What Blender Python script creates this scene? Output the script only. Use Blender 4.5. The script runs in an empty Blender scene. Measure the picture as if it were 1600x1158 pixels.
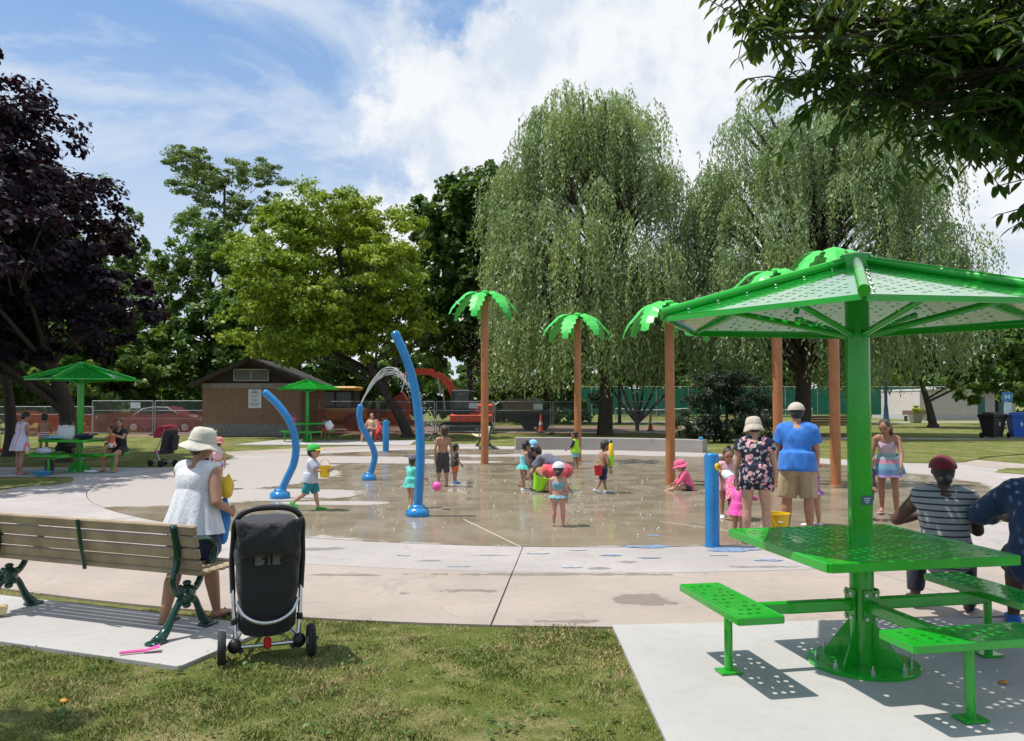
import bpy, bmesh, math, random
import numpy as np
from mathutils import Vector, Matrix
from mathutils.geometry import delaunay_2d_cdt
R = math.radians
sc = bpy.context.scene
col = sc.collection

# ------------------------------------------------------------------ camera, sky, sun, exposure
cam = bpy.data.cameras.new('camera'); cam.sensor_width = 36; cam.lens = 27.99
cam.clip_start = 0.05; cam.clip_end = 3000
cob = bpy.data.objects.new('camera', cam); col.objects.link(cob)
cob.location = (0, 0, 1.7); cob.rotation_euler = (R(90 + 2.256), 0, 0)
sc.camera = cob
SUN_EL, SUN_AZ = 67.0, 180.0            # azimuth measured from +X, counter-clockwise: the sun stands to the left
world = bpy.data.worlds.new('World'); sc.world = world; world.use_nodes = True
def build_world():
    nt = world.node_tree; N = nt.nodes; L = nt.links; N.clear()
    out = N.new('ShaderNodeOutputWorld'); bg = N.new('ShaderNodeBackground'); bg.inputs['Strength'].default_value = 0.135
    sky = N.new('ShaderNodeTexSky'); sky.sky_type = 'NISHITA'; sky.sun_disc = False
    sky.sun_elevation = R(SUN_EL); sky.sun_rotation = R(270); sky.air_density = 1.0; sky.dust_density = .5; sky.ozone_density = 2.0
    tc = N.new('ShaderNodeTexCoord')
    sep = N.new('ShaderNodeSeparateXYZ'); L.new(tc.outputs['Generated'], sep.inputs[0])
    def math_(op, a, b=None, clamp=False):
        m = N.new('ShaderNodeMath'); m.operation = op; m.use_clamp = clamp
        for i, v in enumerate((a, b)):
            if v is None: continue
            if isinstance(v, (int, float)): m.inputs[i].default_value = v
            else: L.new(v, m.inputs[i])
        return m.outputs[0]
    def noise(vec, scale, det, rough=.55, dist=0.0):
        n = N.new('ShaderNodeTexNoise'); n.inputs['Scale'].default_value = scale; n.inputs['Detail'].default_value = det
        n.inputs['Roughness'].default_value = rough; n.inputs['Distortion'].default_value = dist; L.new(vec, n.inputs['Vector']); return n.outputs['Fac']
    def ramp(v, a, b):
        m = N.new('ShaderNodeMapRange'); m.interpolation_type = 'SMOOTHSTEP'; L.new(v, m.inputs['Value'])
        m.inputs['From Min'].default_value = a; m.inputs['From Max'].default_value = b; return m.outputs[0]
    def mix(f, a, b):
        m = N.new('ShaderNodeMix'); m.data_type = 'RGBA'
        if isinstance(f, float): m.inputs[0].default_value = f
        else: L.new(f, m.inputs[0])
        for i, v in ((6, a), (7, b)):
            if isinstance(v, tuple): m.inputs[i].default_value = v
            else: L.new(v, m.inputs[i])
        return m.outputs[2]
    gen = tc.outputs['Generated']
    # thin veil: stretched noise, thicker towards the horizon
    mp = N.new('ShaderNodeMapping'); L.new(gen, mp.inputs['Vector']); mp.inputs['Scale'].default_value = (1.0, 1.0, 2.6)
    veil = ramp(noise(mp.outputs[0], 3.1, 9, .6, .5), .36, .60)
    low = ramp(sep.outputs['Z'], .46, .10)
    veil = math_('MAXIMUM', math_('MULTIPLY', veil, .88), math_('MULTIPLY', low, .88))
    # cumulus bank: fills the sky right of a broken edge; cauliflower rim
    az = math_('DIVIDE', sep.outputs['X'], math_('MAXIMUM', sep.outputs['Y'], .05))
    big = noise(gen, 6.5, 12, .62, 0.0)
    edge = math_('ADD', math_('ADD', az, math_('MULTIPLY', math_('SUBTRACT', big, .5), .75)), math_('MULTIPLY', math_('SUBTRACT', .32, sep.outputs['Z']), .95))
    bank = ramp(edge, -.235, -.135)
    back = ramp(sep.outputs['Y'], -.1, .25)
    bank = math_('MULTIPLY', bank, back)
    puffs = ramp(noise(gen, 3.4, 10, .58, .25), .55, .60)
    puffs = math_('MULTIPLY', puffs, math_('SUBTRACT', 1.0, back))
    cl = math_('MAXIMUM', bank, puffs)
    shade = ramp(noise(gen, 8.5, 12, .62, 0.0), .36, .56)
    ccol = mix(shade, (4.9, 5.45, 6.2, 1), (6.7, 6.8, 6.9, 1))
    c1 = mix(veil, mix(.50, sky.outputs[0], (1.6, 3.2, 6.0, 1)), (4.6, 5.25, 6.2, 1))
    c2 = mix(math_('MULTIPLY', cl, .93), c1, ccol)
    L.new(c2, bg.inputs['Color']); L.new(bg.outputs[0], out.inputs['Surface'])
build_world()
sl = bpy.data.lights.new('sun', 'SUN'); sl.energy = 4.7; sl.angle = R(0.53); sl.color = (1.0, .955, .88)
so = bpy.data.objects.new('sun', sl); col.objects.link(so)
tosun = Vector((math.cos(R(SUN_EL)) * math.cos(R(SUN_AZ)), math.cos(R(SUN_EL)) * math.sin(R(SUN_AZ)), math.sin(R(SUN_EL))))
so.rotation_euler = (-tosun).to_track_quat('-Z', 'Y').to_euler(); so.location = (-20, 0, 40)
sc.view_settings.view_transform = 'Standard'; sc.view_settings.look = 'None'
sc.view_settings.exposure = 0.1; sc.view_settings.gamma = 1.0; sc.view_settings.use_curve_mapping = False
sc.render.engine = 'CYCLES'
try:
    sc.cycles.max_bounces = 4; sc.cycles.diffuse_bounces = 2; sc.cycles.glossy_bounces = 2; sc.cycles.transmission_bounces = 3; sc.cycles.transparent_max_bounces = 8; sc.cycles.caustics_reflective = False
    sc.cycles.caustics_refractive = False; sc.cycles.sample_clamp_indirect = 6
except Exception: pass

# ------------------------------------------------------------------ materials
MATS = {}
class NB:
    """small node-building helper for one material"""
    def __init__(s, name):
        s.m = bpy.data.materials.new(name); s.m.use_nodes = True; s.N = s.m.node_tree.nodes; s.L = s.m.node_tree.links
        s.b = s.N['Principled BSDF']; s.out = s.N['Material Output']; MATS[name] = s.m
    def _in(s, sock, v):
        if isinstance(v, (int, float)): sock.default_value = v
        elif isinstance(v, tuple): sock.default_value = v if len(v) == 4 or len(sock.default_value) == 3 else (*v, 1)
        else: s.L.new(v, sock)
    def co(s, kind='Object'): return s.N.new('ShaderNodeTexCoord').outputs[kind]
    def pos(s): return s.N.new('ShaderNodeNewGeometry').outputs['Position']
    def island(s): return s.N.new('ShaderNodeNewGeometry').outputs['Random Per Island']
    def map(s, v, scale=(1, 1, 1), rot=(0, 0, 0), loc=(0, 0, 0)):
        n = s.N.new('ShaderNodeMapping'); s.L.new(v, n.inputs[0]); n.inputs['Scale'].default_value = scale
        n.inputs['Rotation'].default_value = rot; n.inputs['Location'].default_value = loc; return n.outputs[0]
    def noise(s, v, scale, det=4, rough=.55, dist=0.0):
        n = s.N.new('ShaderNodeTexNoise'); s.L.new(v, n.inputs['Vector']); n.inputs['Scale'].default_value = scale
        n.inputs['Detail'].default_value = det; n.inputs['Roughness'].default_value = rough; n.inputs['Distortion'].default_value = dist
        return n.outputs['Fac']
    def voro(s, v, scale, feat='F1', out='Distance'):
        n = s.N.new('ShaderNodeTexVoronoi'); n.feature = feat; s.L.new(v, n.inputs['Vector']); n.inputs['Scale'].default_value = scale
        return n.outputs[out]
    def wave(s, v, scale, dirn='Z', dist=0.0):
        n = s.N.new('ShaderNodeTexWave'); n.bands_direction = dirn; s.L.new(v, n.inputs['Vector']); n.inputs['Scale'].default_value = scale
        n.inputs['Distortion'].default_value = dist; return n.outputs['Fac']
    def rng(s, v, a, b, c=0.0, d=1.0, smooth=True):
        n = s.N.new('ShaderNodeMapRange'); n.interpolation_type = 'SMOOTHSTEP' if smooth else 'LINEAR'; s._in(n.inputs['Value'], v)
        for k, x in (('From Min', a), ('From Max', b), ('To Min', c), ('To Max', d)): n.inputs[k].default_value = x
        return n.outputs[0]
    def math(s, op, a, b=None, clamp=False):
        n = s.N.new('ShaderNodeMath'); n.operation = op; n.use_clamp = clamp; s._in(n.inputs[0], a)
        if b is not None: s._in(n.inputs[1], b)
        return n.outputs[0]
    def sep(s, v): n = s.N.new('ShaderNodeSeparateXYZ'); s.L.new(v, n.inputs[0]); return n.outputs
    def mix(s, f, a, b):
        n = s.N.new('ShaderNodeMix'); n.data_type = 'RGBA'; s._in(n.inputs[0], f); s._in(n.inputs[6], a); s._in(n.inputs[7], b); return n.outputs[2]
    def bump(s, h, strength=.3, dist=.02):
        n = s.N.new('ShaderNodeBump'); n.inputs['Strength'].default_value = strength; n.inputs['Distance'].default_value = dist
        s.L.new(h, n.inputs['Height']); s.L.new(n.outputs[0], s.b.inputs['Normal']); return n.outputs[0]
    def set(s, **k):
        for key, v in k.items(): s._in(s.b.inputs[{'color': 'Base Color', 'rough': 'Roughness', 'metal': 'Metallic', 'spec': 'Specular IOR Level', 'coat': 'Coat Weight', 'coat_rough': 'Coat Roughness', 'alpha': 'Alpha', 'trans': 'Transmission Weight', 'ior': 'IOR', 'sheen': 'Sheen Weight'}[key]], v)
        return s.m

def plain(name, c, rough=.6, var=.12, scale=6, bump=0.0, metal=0.0, coat=0.0, spec=.5):
    if name in MATS: return MATS[name]
    n = NB(name); o = n.co()
    f = n.noise(o, scale, 5)
    d = tuple(max(0, x * (1 - var)) for x in c); e = tuple(min(1, x * (1 + var)) for x in c)
    n.set(color=n.mix(n.rng(f, .3, .7), d, e), rough=n.rng(n.noise(o, scale * 2.3, 4), .3, .7, max(.03, rough - .07), min(1, rough + .07)), metal=metal, coat=coat, spec=spec)
    if bump: n.bump(n.noise(o, scale * 6, 6), bump, .01)
    return n.m

def cloth(name, c, rough=.85, var=.14):
    if name in MATS: return MATS[name]
    n = NB(name); o = n.co()
    f = n.noise(n.map(o, (1, 1, .35)), 9, 5, .6)
    n.set(color=n.mix(n.rng(f, .3, .72), tuple(x * (1 - var) for x in c), tuple(min(1, x * (1 + var * .6)) for x in c)), rough=rough, sheen=.15)
    n.bump(n.math('ADD', n.math('ADD', n.noise(n.map(o, (1, 1, .3)), 20, 5, .6, .6), n.math('MULTIPLY', n.noise(n.map(o, (1, 1, .8)), 48, 4), .4)), n.math('MULTIPLY', n.noise(o, 320, 2), .2)), .6, .022)
    return n.m

def striped(name, cols, freq, axis='Z', duty=.5):
    """cols: two colours; horizontal stripes in object space"""
    n = NB(name); s = n.sep(n.co()); k = {'X': 0, 'Y': 1, 'Z': 2}[axis]
    w = n.math('FRACT', n.math('MULTIPLY', s[k], freq))
    n.set(color=n.mix(n.rng(w, duty - .03, duty + .03), cols[0], cols[1]), rough=.85, sheen=.1); n.bump(n.noise(n.co(), 25, 4), .3, .012)
    return n.m

def banded(name, stops):
    """colour bands over object-space height: [(z, colour), ...]"""
    n = NB(name); s = n.sep(n.co()); cur = stops[0][1]
    for z, c in stops[1:]: cur = n.mix(n.rng(s[2], z - .008, z + .008), cur, c)
    n.set(color=cur, rough=.85); n.bump(n.noise(n.co(), 30, 4), .3, .012); return n.m

def floral(name, ground, c1, c2, c3, scale=13):
    n = NB(name); o = n.co(); w = n.map(o, (1, 1, 1)); d = n.noise(o, scale * 2.2, 3)
    wv = n.N.new('ShaderNodeVectorMath'); wv.operation = 'ADD'; n.L.new(o, wv.inputs[0])
    cx = n.N.new('ShaderNodeCombineXYZ'); 
    for i in range(3): n.L.new(n.math('MULTIPLY', n.math('SUBTRACT', d, .5), .09), cx.inputs[i])
    n.L.new(cx.outputs[0], wv.inputs[1]); v = wv.outputs[0]
    a = n.voro(v, scale); b = n.voro(n.map(v, loc=(3.3, 1.7, 5.1)), scale * 1.25); e = n.voro(n.map(v, loc=(7.3, 4.7, 2.1)), scale * 1.1)
    cur = n.mix(n.rng(e, .26, .30), c3, ground); cur = n.mix(n.rng(b, .27, .31), c2, cur); cur = n.mix(n.rng(a, .30, .34), c1, cur)
    n.set(color=cur, rough=.85); n.bump(n.noise(o, 25, 4), .3, .012); return n.m

def leafmat(name, c1, c2, c3=None, rough=.5, trans=.35, spec=.4):
    """leaf cards: each leaf gets its own tint, light passes through"""
    n = NB(name); r = n.island(); big = n.noise(n.pos(), .55, 3)
    base = n.mix(n.rng(r, 0, 1, 0, 1, False), c1, c2)
    if c3: base = n.mix(n.rng(n.math('ADD', big, n.math('MULTIPLY', r, .22)), .55, .75), base, c3)
    n.set(color=base, rough=rough, spec=spec)
    t = n.N.new('ShaderNodeBsdfTranslucent'); br = n.N.new('ShaderNodeMix'); br.data_type = 'RGBA'; br.inputs[0].default_value = .5
    n.L.new(base, br.inputs[6]); br.inputs[7].default_value = (.25, .35, .03, 1) if c1[1] > c1[0] else (.12, .02, .03, 1)
    n.L.new(br.outputs[2], t.inputs['Color'])
    ms = n.N.new('ShaderNodeMixShader'); ms.inputs[0].default_value = trans
    n.L.new(n.b.outputs[0], ms.inputs[1]); n.L.new(t.outputs[0], ms.inputs[2]); n.L.new(ms.outputs[0], n.out.inputs['Surface'])
    return n.m

def barkmat(name, c):
    n = NB(name); o = n.pos(); f = n.noise(n.map(o, (5, 5, 1.1)), 3.5, 7, .65)
    n.set(color=n.mix(n.rng(f, .3, .7), tuple(x * .55 for x in c), tuple(x * 1.35 for x in c)), rough=.9); n.bump(f, .8, .06); return n.m

# ------------------------------------------------------------------ mesh builders
class MB:
    def __init__(s): s.v = []; s.f = []
    def add(s, vs, fs):
        o = len(s.v); s.v += [tuple(v) for v in vs]; s.f += [tuple(i + o for i in f) for f in fs]; return s
    def box(s, c, size, rot=None, bev=0.0):
        """box with optionally chamfered edges"""
        hx, hy, hz = size[0] / 2, size[1] / 2, size[2] / 2; M = rot if rot else Matrix.Identity(3); c = Vector(c)
        if bev <= 0:
            vs = [Vector((x, y, z)) for z in (-hz, hz) for (x, y) in ((-hx, -hy), (hx, -hy), (hx, hy), (-hx, hy))]
            fs = [(0, 3, 2, 1), (4, 5, 6, 7), (0, 1, 5, 4), (1, 2, 6, 5), (2, 3, 7, 6), (3, 0, 4, 7)]
        else:
            b = min(bev, hx * .95, hy * .95, hz * .95); vs = []
            for z, ins in ((-hz, b), (-hz + b, 0), (hz - b, 0), (hz, b)):
                X, Y = hx - ins, hy - ins
                vs += [Vector(p + (z,)) for p in ((-X + b, -Y), (X - b, -Y), (X, -Y + b), (X, Y - b), (X - b, Y), (-X + b, Y), (-X, Y - b), (-X, -Y + b))]
            fs = [tuple(range(7, -1, -1)), tuple(range(24, 32))]
            for k in range(3):
                for i in range(8): j = (i + 1) % 8; fs.append((k * 8 + i, k * 8 + j, k * 8 + 8 + j, k * 8 + 8 + i))
        return s.add([M @ v + c for v in vs], fs)
    def bar(s, a, b, w, h, up=(0, 0, 1), bev=0.0):
        a = Vector(a); b = Vector(b); d = b - a; l = d.length; d.normalize(); x = d.cross(Vector(up))
        if x.length < 1e-4: x = d.cross(Vector((1, 0, 0)))
        x.normalize(); z = x.cross(d); M = Matrix((x, d, z)).transposed(); return s.box((a + b) / 2, (w, l, h), M, bev)
    def tube(s, pts, rad, n=10, caps=True, flat=None):
        pts = [Vector(p) for p in pts]; m = len(pts); rad = [rad] * m if isinstance(rad, (int, float)) else rad
        ref = None; vs = []
        for i, p in enumerate(pts):
            t = (pts[min(i + 1, m - 1)] - pts[max(i - 1, 0)]).normalized()
            if ref is None:
                ref = t.cross(Vector((0, 0, 1)));
                if ref.length < 1e-3: ref = t.cross(Vector((0, 1, 0)))
            ref = (ref - t * ref.dot(t)).normalized(); bn = t.cross(ref)
            ra, rb = rad[i] if isinstance(rad[i], tuple) else (rad[i], rad[i])
            for k in range(n):
                a = 2 * math.pi * k / n; vs.append(p + ref * (math.cos(a) * ra) + bn * (math.sin(a) * rb))
        fs = [(i * n + k, i * n + (k + 1) % n, (i + 1) * n + (k + 1) % n, (i + 1) * n + k) for i in range(m - 1) for k in range(n)]
        if caps: fs += [tuple(range(n - 1, -1, -1)), tuple(range((m - 1) * n, m * n))]
        return s.add(vs, fs)
    def lathe(s, prof, n=20, c=(0, 0, 0), M=None, sx=1.0, sy=1.0):
        """profile [(r, z)...]; closed at axis where r == 0 at the ends, otherwise capped"""
        vs = []; c = Vector(c); M = M or Matrix.Identity(3)
        for r, z in prof:
            for k in range(n):
                a = 2 * math.pi * k / n; vs.append(M @ Vector((r * math.cos(a) * sx, r * math.sin(a) * sy, z)) + c)
        m = len(prof); fs = [(i * n + k, i * n + (k + 1) % n, (i + 1) * n + (k + 1) % n, (i + 1) * n + k) for i in range(m - 1) for k in range(n)]
        fs += [tuple(range(n - 1, -1, -1)), tuple(range((m - 1) * n, m * n))]
        return s.add(vs, fs)
    def ell(s, c, r, M=None, n=12, m=8):
        c = Vector(c); M = M or Matrix.Identity(3); r = (r, r, r) if isinstance(r, (int, float)) else r
        vs = [M @ Vector((0, 0, -r[2])) + c]
        for i in range(1, m):
            p = -math.pi / 2 + math.pi * i / m
            for k in range(n):
                a = 2 * math.pi * k / n; vs.append(M @ Vector((r[0] * math.cos(p) * math.cos(a), r[1] * math.cos(p) * math.sin(a), r[2] * math.sin(p))) + c)
        vs.append(M @ Vector((0, 0, r[2])) + c); fs = []
        for k in range(n): fs.append((0, 1 + (k + 1) % n, 1 + k))
        for i in range(m - 2):
            for k in range(n): a = 1 + i * n; fs.append((a + k, a + (k + 1) % n, a + n + (k + 1) % n, a + n + k))
        a = 1 + (m - 2) * n; t = len(vs) - 1
        for k in range(n): fs.append((a + k, a + (k + 1) % n, t))
        return s.add(vs, fs)
    def poly(s, pts, z0, z1):
        """vertical prism over a counter-clockwise outline"""
        n = len(pts); vs = [(x, y, z0) for x, y in pts] + [(x, y, z1) for x, y in pts]
        return s.add(vs, [tuple(range(n - 1, -1, -1)), tuple(range(n, 2 * n))] + [(i, (i + 1) % n, n + (i + 1) % n, n + i) for i in range(n)])
    def mesh(s, name):
        me = bpy.data.meshes.new(name); me.from_pydata(s.v, [], s.f); me.update(); return me
    def build(s, name, m, parent=None, smooth=False, sharp=40):
        me = s.mesh(name); me.materials.append(m)
        if smooth:
            me.polygons.foreach_set('use_smooth', [True] * len(me.polygons))
            me.set_sharp_from_angle(angle=R(sharp))
        return link(name, me, parent)

def link(name, me, parent=None):
    o = bpy.data.objects.new(name, me); col.objects.link(o)
    if parent is not None: o.parent = parent
    return o
def tag(o, label, cat, group=None):
    o['label'] = label; o['category'] = cat
    if group: o['group'] = group
    return o
def thing(name, label, cat, loc=(0, 0, 0), rz=0.0, group=None):
    o = bpy.data.objects.new(name, None); col.objects.link(o); o.empty_display_size = .2
    o.location = loc; o.rotation_euler = (0, 0, rz); return tag(o, label, cat, group)
def struct(o, kind='structure'): o['kind'] = kind; return o
def copy_tree(o, parent=None):
    c = o.copy(); col.objects.link(c); c.parent = parent
    for ch in list(o.children): copy_tree(ch, c)
    return c
def smooth_path(pts, n=6):
    """Catmull-Rom through the points"""
    P = [Vector(p) for p in pts]; P = [2 * P[0] - P[1]] + P + [2 * P[-1] - P[-2]]; out = []
    for i in range(1, len(P) - 2):
        a, b, c, d = P[i - 1:i + 3]
        for k in range(n):
            t = k / n; out.append(.5 * ((2 * b) + (c - a) * t + (2 * a - 5 * b + 4 * c - d) * t * t + (3 * b - a - 3 * c + d) * t ** 3))
    out.append(P[-2]); return out
def npmesh(name, V, F, m, parent=None, smooth=False):
    """fast mesh from numpy arrays, F is (n, k)"""
    me = bpy.data.meshes.new(name); n, k = F.shape
    me.vertices.add(len(V)); me.vertices.foreach_set('co', V.astype(np.float32).ravel())
    me.loops.add(n * k); me.loops.foreach_set('vertex_index', F.astype(np.int32).ravel())
    me.polygons.add(n); me.polygons.foreach_set('loop_start', np.arange(0, n * k, k, dtype=np.int32)); me.polygons.foreach_set('loop_total', np.full(n, k, dtype=np.int32))
    if smooth: me.polygons.foreach_set('use_smooth', np.ones(n, dtype=bool))
    me.update(calc_edges=True); me.materials.append(m); return link(name, me, parent)
def perforated(outline, holes, r, nh, thick, z=0.0):
    """flat sheet with real round holes: outline [(x,y)], holes [(x,y)] -> verts, faces of a thin slab"""
    co = [Vector(p) for p in outline]; ed = [(i, (i + 1) % len(outline)) for i in range(len(outline))]
    for hx, hy in holes:
        b = len(co); co += [Vector((hx + r * math.cos(2 * math.pi * k / nh), hy + r * math.sin(2 * math.pi * k / nh))) for k in range(nh)]
        ed += [(b + k, b + (k + 1) % nh) for k in range(nh)]
    vs, es, fs, _, _, _ = delaunay_2d_cdt(co, ed, [], 1, 1e-6)
    inner = lambda f: any((sum(vs[i][0] for i in f) / len(f) - hx) ** 2 + (sum(vs[i][1] for i in f) / len(f) - hy) ** 2 < (r * .985) ** 2 for hx, hy in holes)
    fs = [f for f in fs if not inner(f)]
    n = len(vs); V = [(v[0], v[1], z + thick / 2) for v in vs] + [(v[0], v[1], z - thick / 2) for v in vs]
    F = [tuple(f) for f in fs] + [tuple(n + i for i in reversed(f)) for f in fs]
    cnt = {}
    for f in fs:
        for i in range(len(f)):
            e = (f[i], f[(i + 1) % len(f)]); cnt[e] = cnt.get(e, 0) + 1
    for (a, b) in cnt:
        if (b, a) not in cnt: F.append((b, a, n + a, n + b))
    return V, F
rnd = random.Random(7)
# ------------------------------------------------------------------ the ground: lawn, concrete, splash pad
CX, CY = 1.0, 19.4                       # middle of the splash pad
def grass_mat(name, near):
    n = NB(name); p = n.pos()
    a = n.noise(p, .9, 6, .6); b = n.noise(p, 5.5, 6, .65); c = n.noise(p, 38, 4, .7)
    g = n.mix(n.rng(b, .3, .7), (.115, .150, .028), (.20, .22, .055))
    g = n.mix(n.rng(n.math('ADD', n.math('MULTIPLY', a, .65), n.math('MULTIPLY', b, .35)), .46, .62), g, (.33, .29, .13))
    g = n.mix(n.rng(n.noise(p, 2.1, 7, .65), .63, .70), g, (.31, .245, .155))
    g = n.mix(n.math('MULTIPLY', n.rng(c, .35, .7), .5), g, (.07, .09, .022))
    n.set(color=g, rough=.95, spec=.15); n.bump(n.math('ADD', c, b), .9, .05); return n.m
M_lawn = grass_mat('lawn_turf', True)
def conc_mat(name, c, var=.10, stain=.25, crack=.45, damp=()):
    n = NB(name); p = n.pos()
    a = n.noise(p, .7, 6, .6); b = n.noise(p, 9, 6, .7); s = n.noise(p, 2.6, 8, .7, .4); g = n.noise(p, 120, 3)
    k = n.mix(n.rng(a, .3, .7), tuple(x * (1 - var) for x in c), tuple(x * (1 + var) for x in c))
    k = n.mix(n.math('MULTIPLY', n.rng(b, .45, .75), .28), k, tuple(x * .72 for x in c))
    k = n.mix(n.math('MULTIPLY', n.rng(s, .57, .70), stain), k, tuple(x * .55 for x in c))
    k = n.mix(n.math('MULTIPLY', n.rng(n.voro(p, 3.3), .035, .015), .6), k, (.10, .09, .08))
    k = n.mix(n.math('MULTIPLY', n.rng(n.noise(p, 1.3, 9, .72, .8), .585, .62), stain * 1.3), k, tuple(x * .62 for x in c))
    k = n.mix(n.math('MULTIPLY', n.rng(n.voro(n.map(p, (1, 1, 1), (0, 0, .4)), 17), .09, .05), .35), k, tuple(x * .5 for x in c))
    cv = n.N.new('ShaderNodeVectorMath'); cv.operation = 'ADD'; n.L.new(p, cv.inputs[0]); nn = n.N.new('ShaderNodeTexNoise'); n.L.new(p, nn.inputs['Vector']); nn.inputs['Scale'].default_value = 1.4; nn.inputs['Detail'].default_value = 6; n.L.new(nn.outputs['Color'], cv.inputs[1])
    k = n.mix(n.math('MULTIPLY', n.math('MULTIPLY', n.rng(n.voro(cv.outputs[0], .33, 'DISTANCE_TO_EDGE'), .006, .002), n.rng(a, .48, .60)), crack), k, (.16, .135, .115))
    k = n.mix(n.math('MULTIPLY', n.rng(g, .5, .8), .22), k, tuple(x * .6 for x in c))
    rg = n.rng(b, .3, .7, .75, .92)
    if damp:                              # splashes of water drying on the slabs
        s3 = n.sep(p); j = n.math('ADD', n.math('MULTIPLY', n.math('SUBTRACT', n.noise(p, 4.5, 6, .6), .5), 3.2), n.math('MULTIPLY', n.math('SUBTRACT', n.noise(p, 19, 5, .6), .5), 1.2)); w = None
        for x, y, rx, ry in damp:
            u = n.math('DIVIDE', n.math('SUBTRACT', s3[0], x), rx); v = n.math('DIVIDE', n.math('SUBTRACT', s3[1], y), ry)
            q = n.rng(n.math('ADD', n.math('SQRT', n.math('ADD', n.math('MULTIPLY', u, u), n.math('MULTIPLY', v, v))), j), 1.06, .90); w = q if w is None else n.math('MAXIMUM', w, q)
        k = n.mix(n.math('MULTIPLY', w, .85), k, tuple(x * .55 for x in c)); rg = n.math('SUBTRACT', rg, n.math('MULTIPLY', w, .35))
    n.set(color=k, rough=rg); n.bump(n.math('ADD', g, b), .25, .006); return n.m
M_ring = conc_mat('pale_concrete', (.385, .35, .33), damp=((.9, 8.2, .16, .07), (1.25, 8.55, .13, .08), (-.25, 8.9, .22, .04), (-.9, 8.6, .12, .05), (2.6, 8.3, .3, .06), (-2.2, 9.3, .3, .1))); M_walk = conc_mat('pinkish_concrete', (.365, .305, .26), damp=((1.1, 6.95, .28, .19), (-.35, 7.25, .26, .06), (.42, 6.25, .26, .05), (.5, 7.93, 1.3, .05), (-.95, 7.15, .06, .04), (-1.7, 7.9, .5, .05))); M_pad = conc_mat('new_concrete', (.41, .395, .38), .06, .2, 0.0)
M_wallc = conc_mat('wall_concrete', (.34, .31, .28), .12, .4, 0.0)
def wet_mat():
    n = NB('wet_splash_pad'); p = n.pos(); s = n.sep(p)
    d1 = n.noise(p, .55, 6, .6); d2 = n.noise(p, 2.6, 6, .65)
    jit = n.math('ADD', n.math('MULTIPLY', n.math('SUBTRACT', d1, .5), 1.1), n.math('MULTIPLY', n.math('SUBTRACT', d2, .5), .42))
    def blob(x, y, rx, ry):
        a = n.math('DIVIDE', n.math('SUBTRACT', s[0], x), rx); b = n.math('DIVIDE', n.math('SUBTRACT', s[1], y), ry)
        return n.math('SQRT', n.math('ADD', n.math('MULTIPLY', a, a), n.math('MULTIPLY', b, b)))
    def m(x, y, rx, ry, k=1.0): return n.rng(n.math('ADD', blob(x, y, rx, ry), n.math('MULTIPLY', jit, k)), 1.02, .98)
    wet = m(2.2, 17.6, 7.6, 8.1, .25)
    for a in ((-3.6, 12.35, 3.4, 1.15), (-4.6, 27.6, 5.2, 2.7), (1.5, 12.4, 6.8, 3.0), (-2.6, 20, 2.6, 6)): wet = n.math('MAXIMUM', wet, m(*a, .5))
    dry = m(-4.7, 23.6, 2.3, 1.3, .8)
    for a in ((-4.6, 14.75, 2.0, .95), (-2.3, 22.6, 2.2, .6), (-7.2, 18.5, 3.0, 4.5), (-1.0, 25.3, 1.8, .5), (-3.0, 13.5, .9, .25)): dry = n.math('MAXIMUM', dry, m(*a, .9))
    wet = n.math('MULTIPLY', wet, n.math('SUBTRACT', 1.0, dry))
    b = n.noise(p, 9, 6, .7); g = n.noise(p, 110, 3); lg = n.noise(p, .9, 5)
    dc = n.mix(n.rng(b, .3, .75), (.40, .365, .34), (.34, .305, .28)); dc = n.mix(n.math('MULTIPLY', n.rng(g, .5, .8), .25), dc, (.27, .25, .22))
    wc = n.mix(n.rng(lg, .3, .7), (.245, .198, .140), (.30, .25, .182)); wc = n.mix(n.math('MULTIPLY', n.rng(b, .4, .75), .18), wc, (.17, .14, .10))
    film = n.rng(n.noise(p, 1.6, 6, .6), .40, .62)      # where the film of water is deep enough to mirror
    n.set(color=n.mix(wet, dc, wc), ior=1.33, spec=.5)
    wr = n.math('SUBTRACT', .27, n.math('MULTIPLY', film, .20))
    n.set(rough=n.math('ADD', n.math('MULTIPLY', wet, wr), n.math('MULTIPLY', n.math('SUBTRACT', 1.0, wet), .85)))
    h = n.math('ADD', n.math('MULTIPLY', n.noise(n.map(p, (1, 1.0, 1)), 7, 3), .9), n.math('MULTIPLY', n.noise(p, 26, 3), .25)); n.bump(h, .035, .02)
    return n.m
M_wet = wet_mat()
g = MB(); g.add([(-420, -60, -.018), (420, -60, -.018), (420, 900, -.018), (-420, 900, -.018)], [(0, 1, 2, 3)])
ground = struct(g.build('ground', M_lawn))
def sector(r0, r1, a0, a1, n, z0, z1):
    pts = [(CX + r1 * math.cos(a0 + (a1 - a0) * i / n), CY + r1 * math.sin(a0 + (a1 - a0) * i / n)) for i in range(n + 1)]
    if r0 > 0: pts += [(CX + r0 * math.cos(a1 + (a0 - a1) * i / n), CY + r0 * math.sin(a1 + (a0 - a1) * i / n)) for i in range(n + 1)]
    return MB().poly(pts, z0, z1)
pad = struct(sector(0, 9.985, 0, 2 * math.pi * 127 / 128, 127, -.20, 0.0).build('splash_pad', M_wet))
ring = struct(bpy.data.objects.new('pavement', None)); col.objects.link(ring); ring['label'] = 'concrete apron and walkway round the splash pad'
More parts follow.
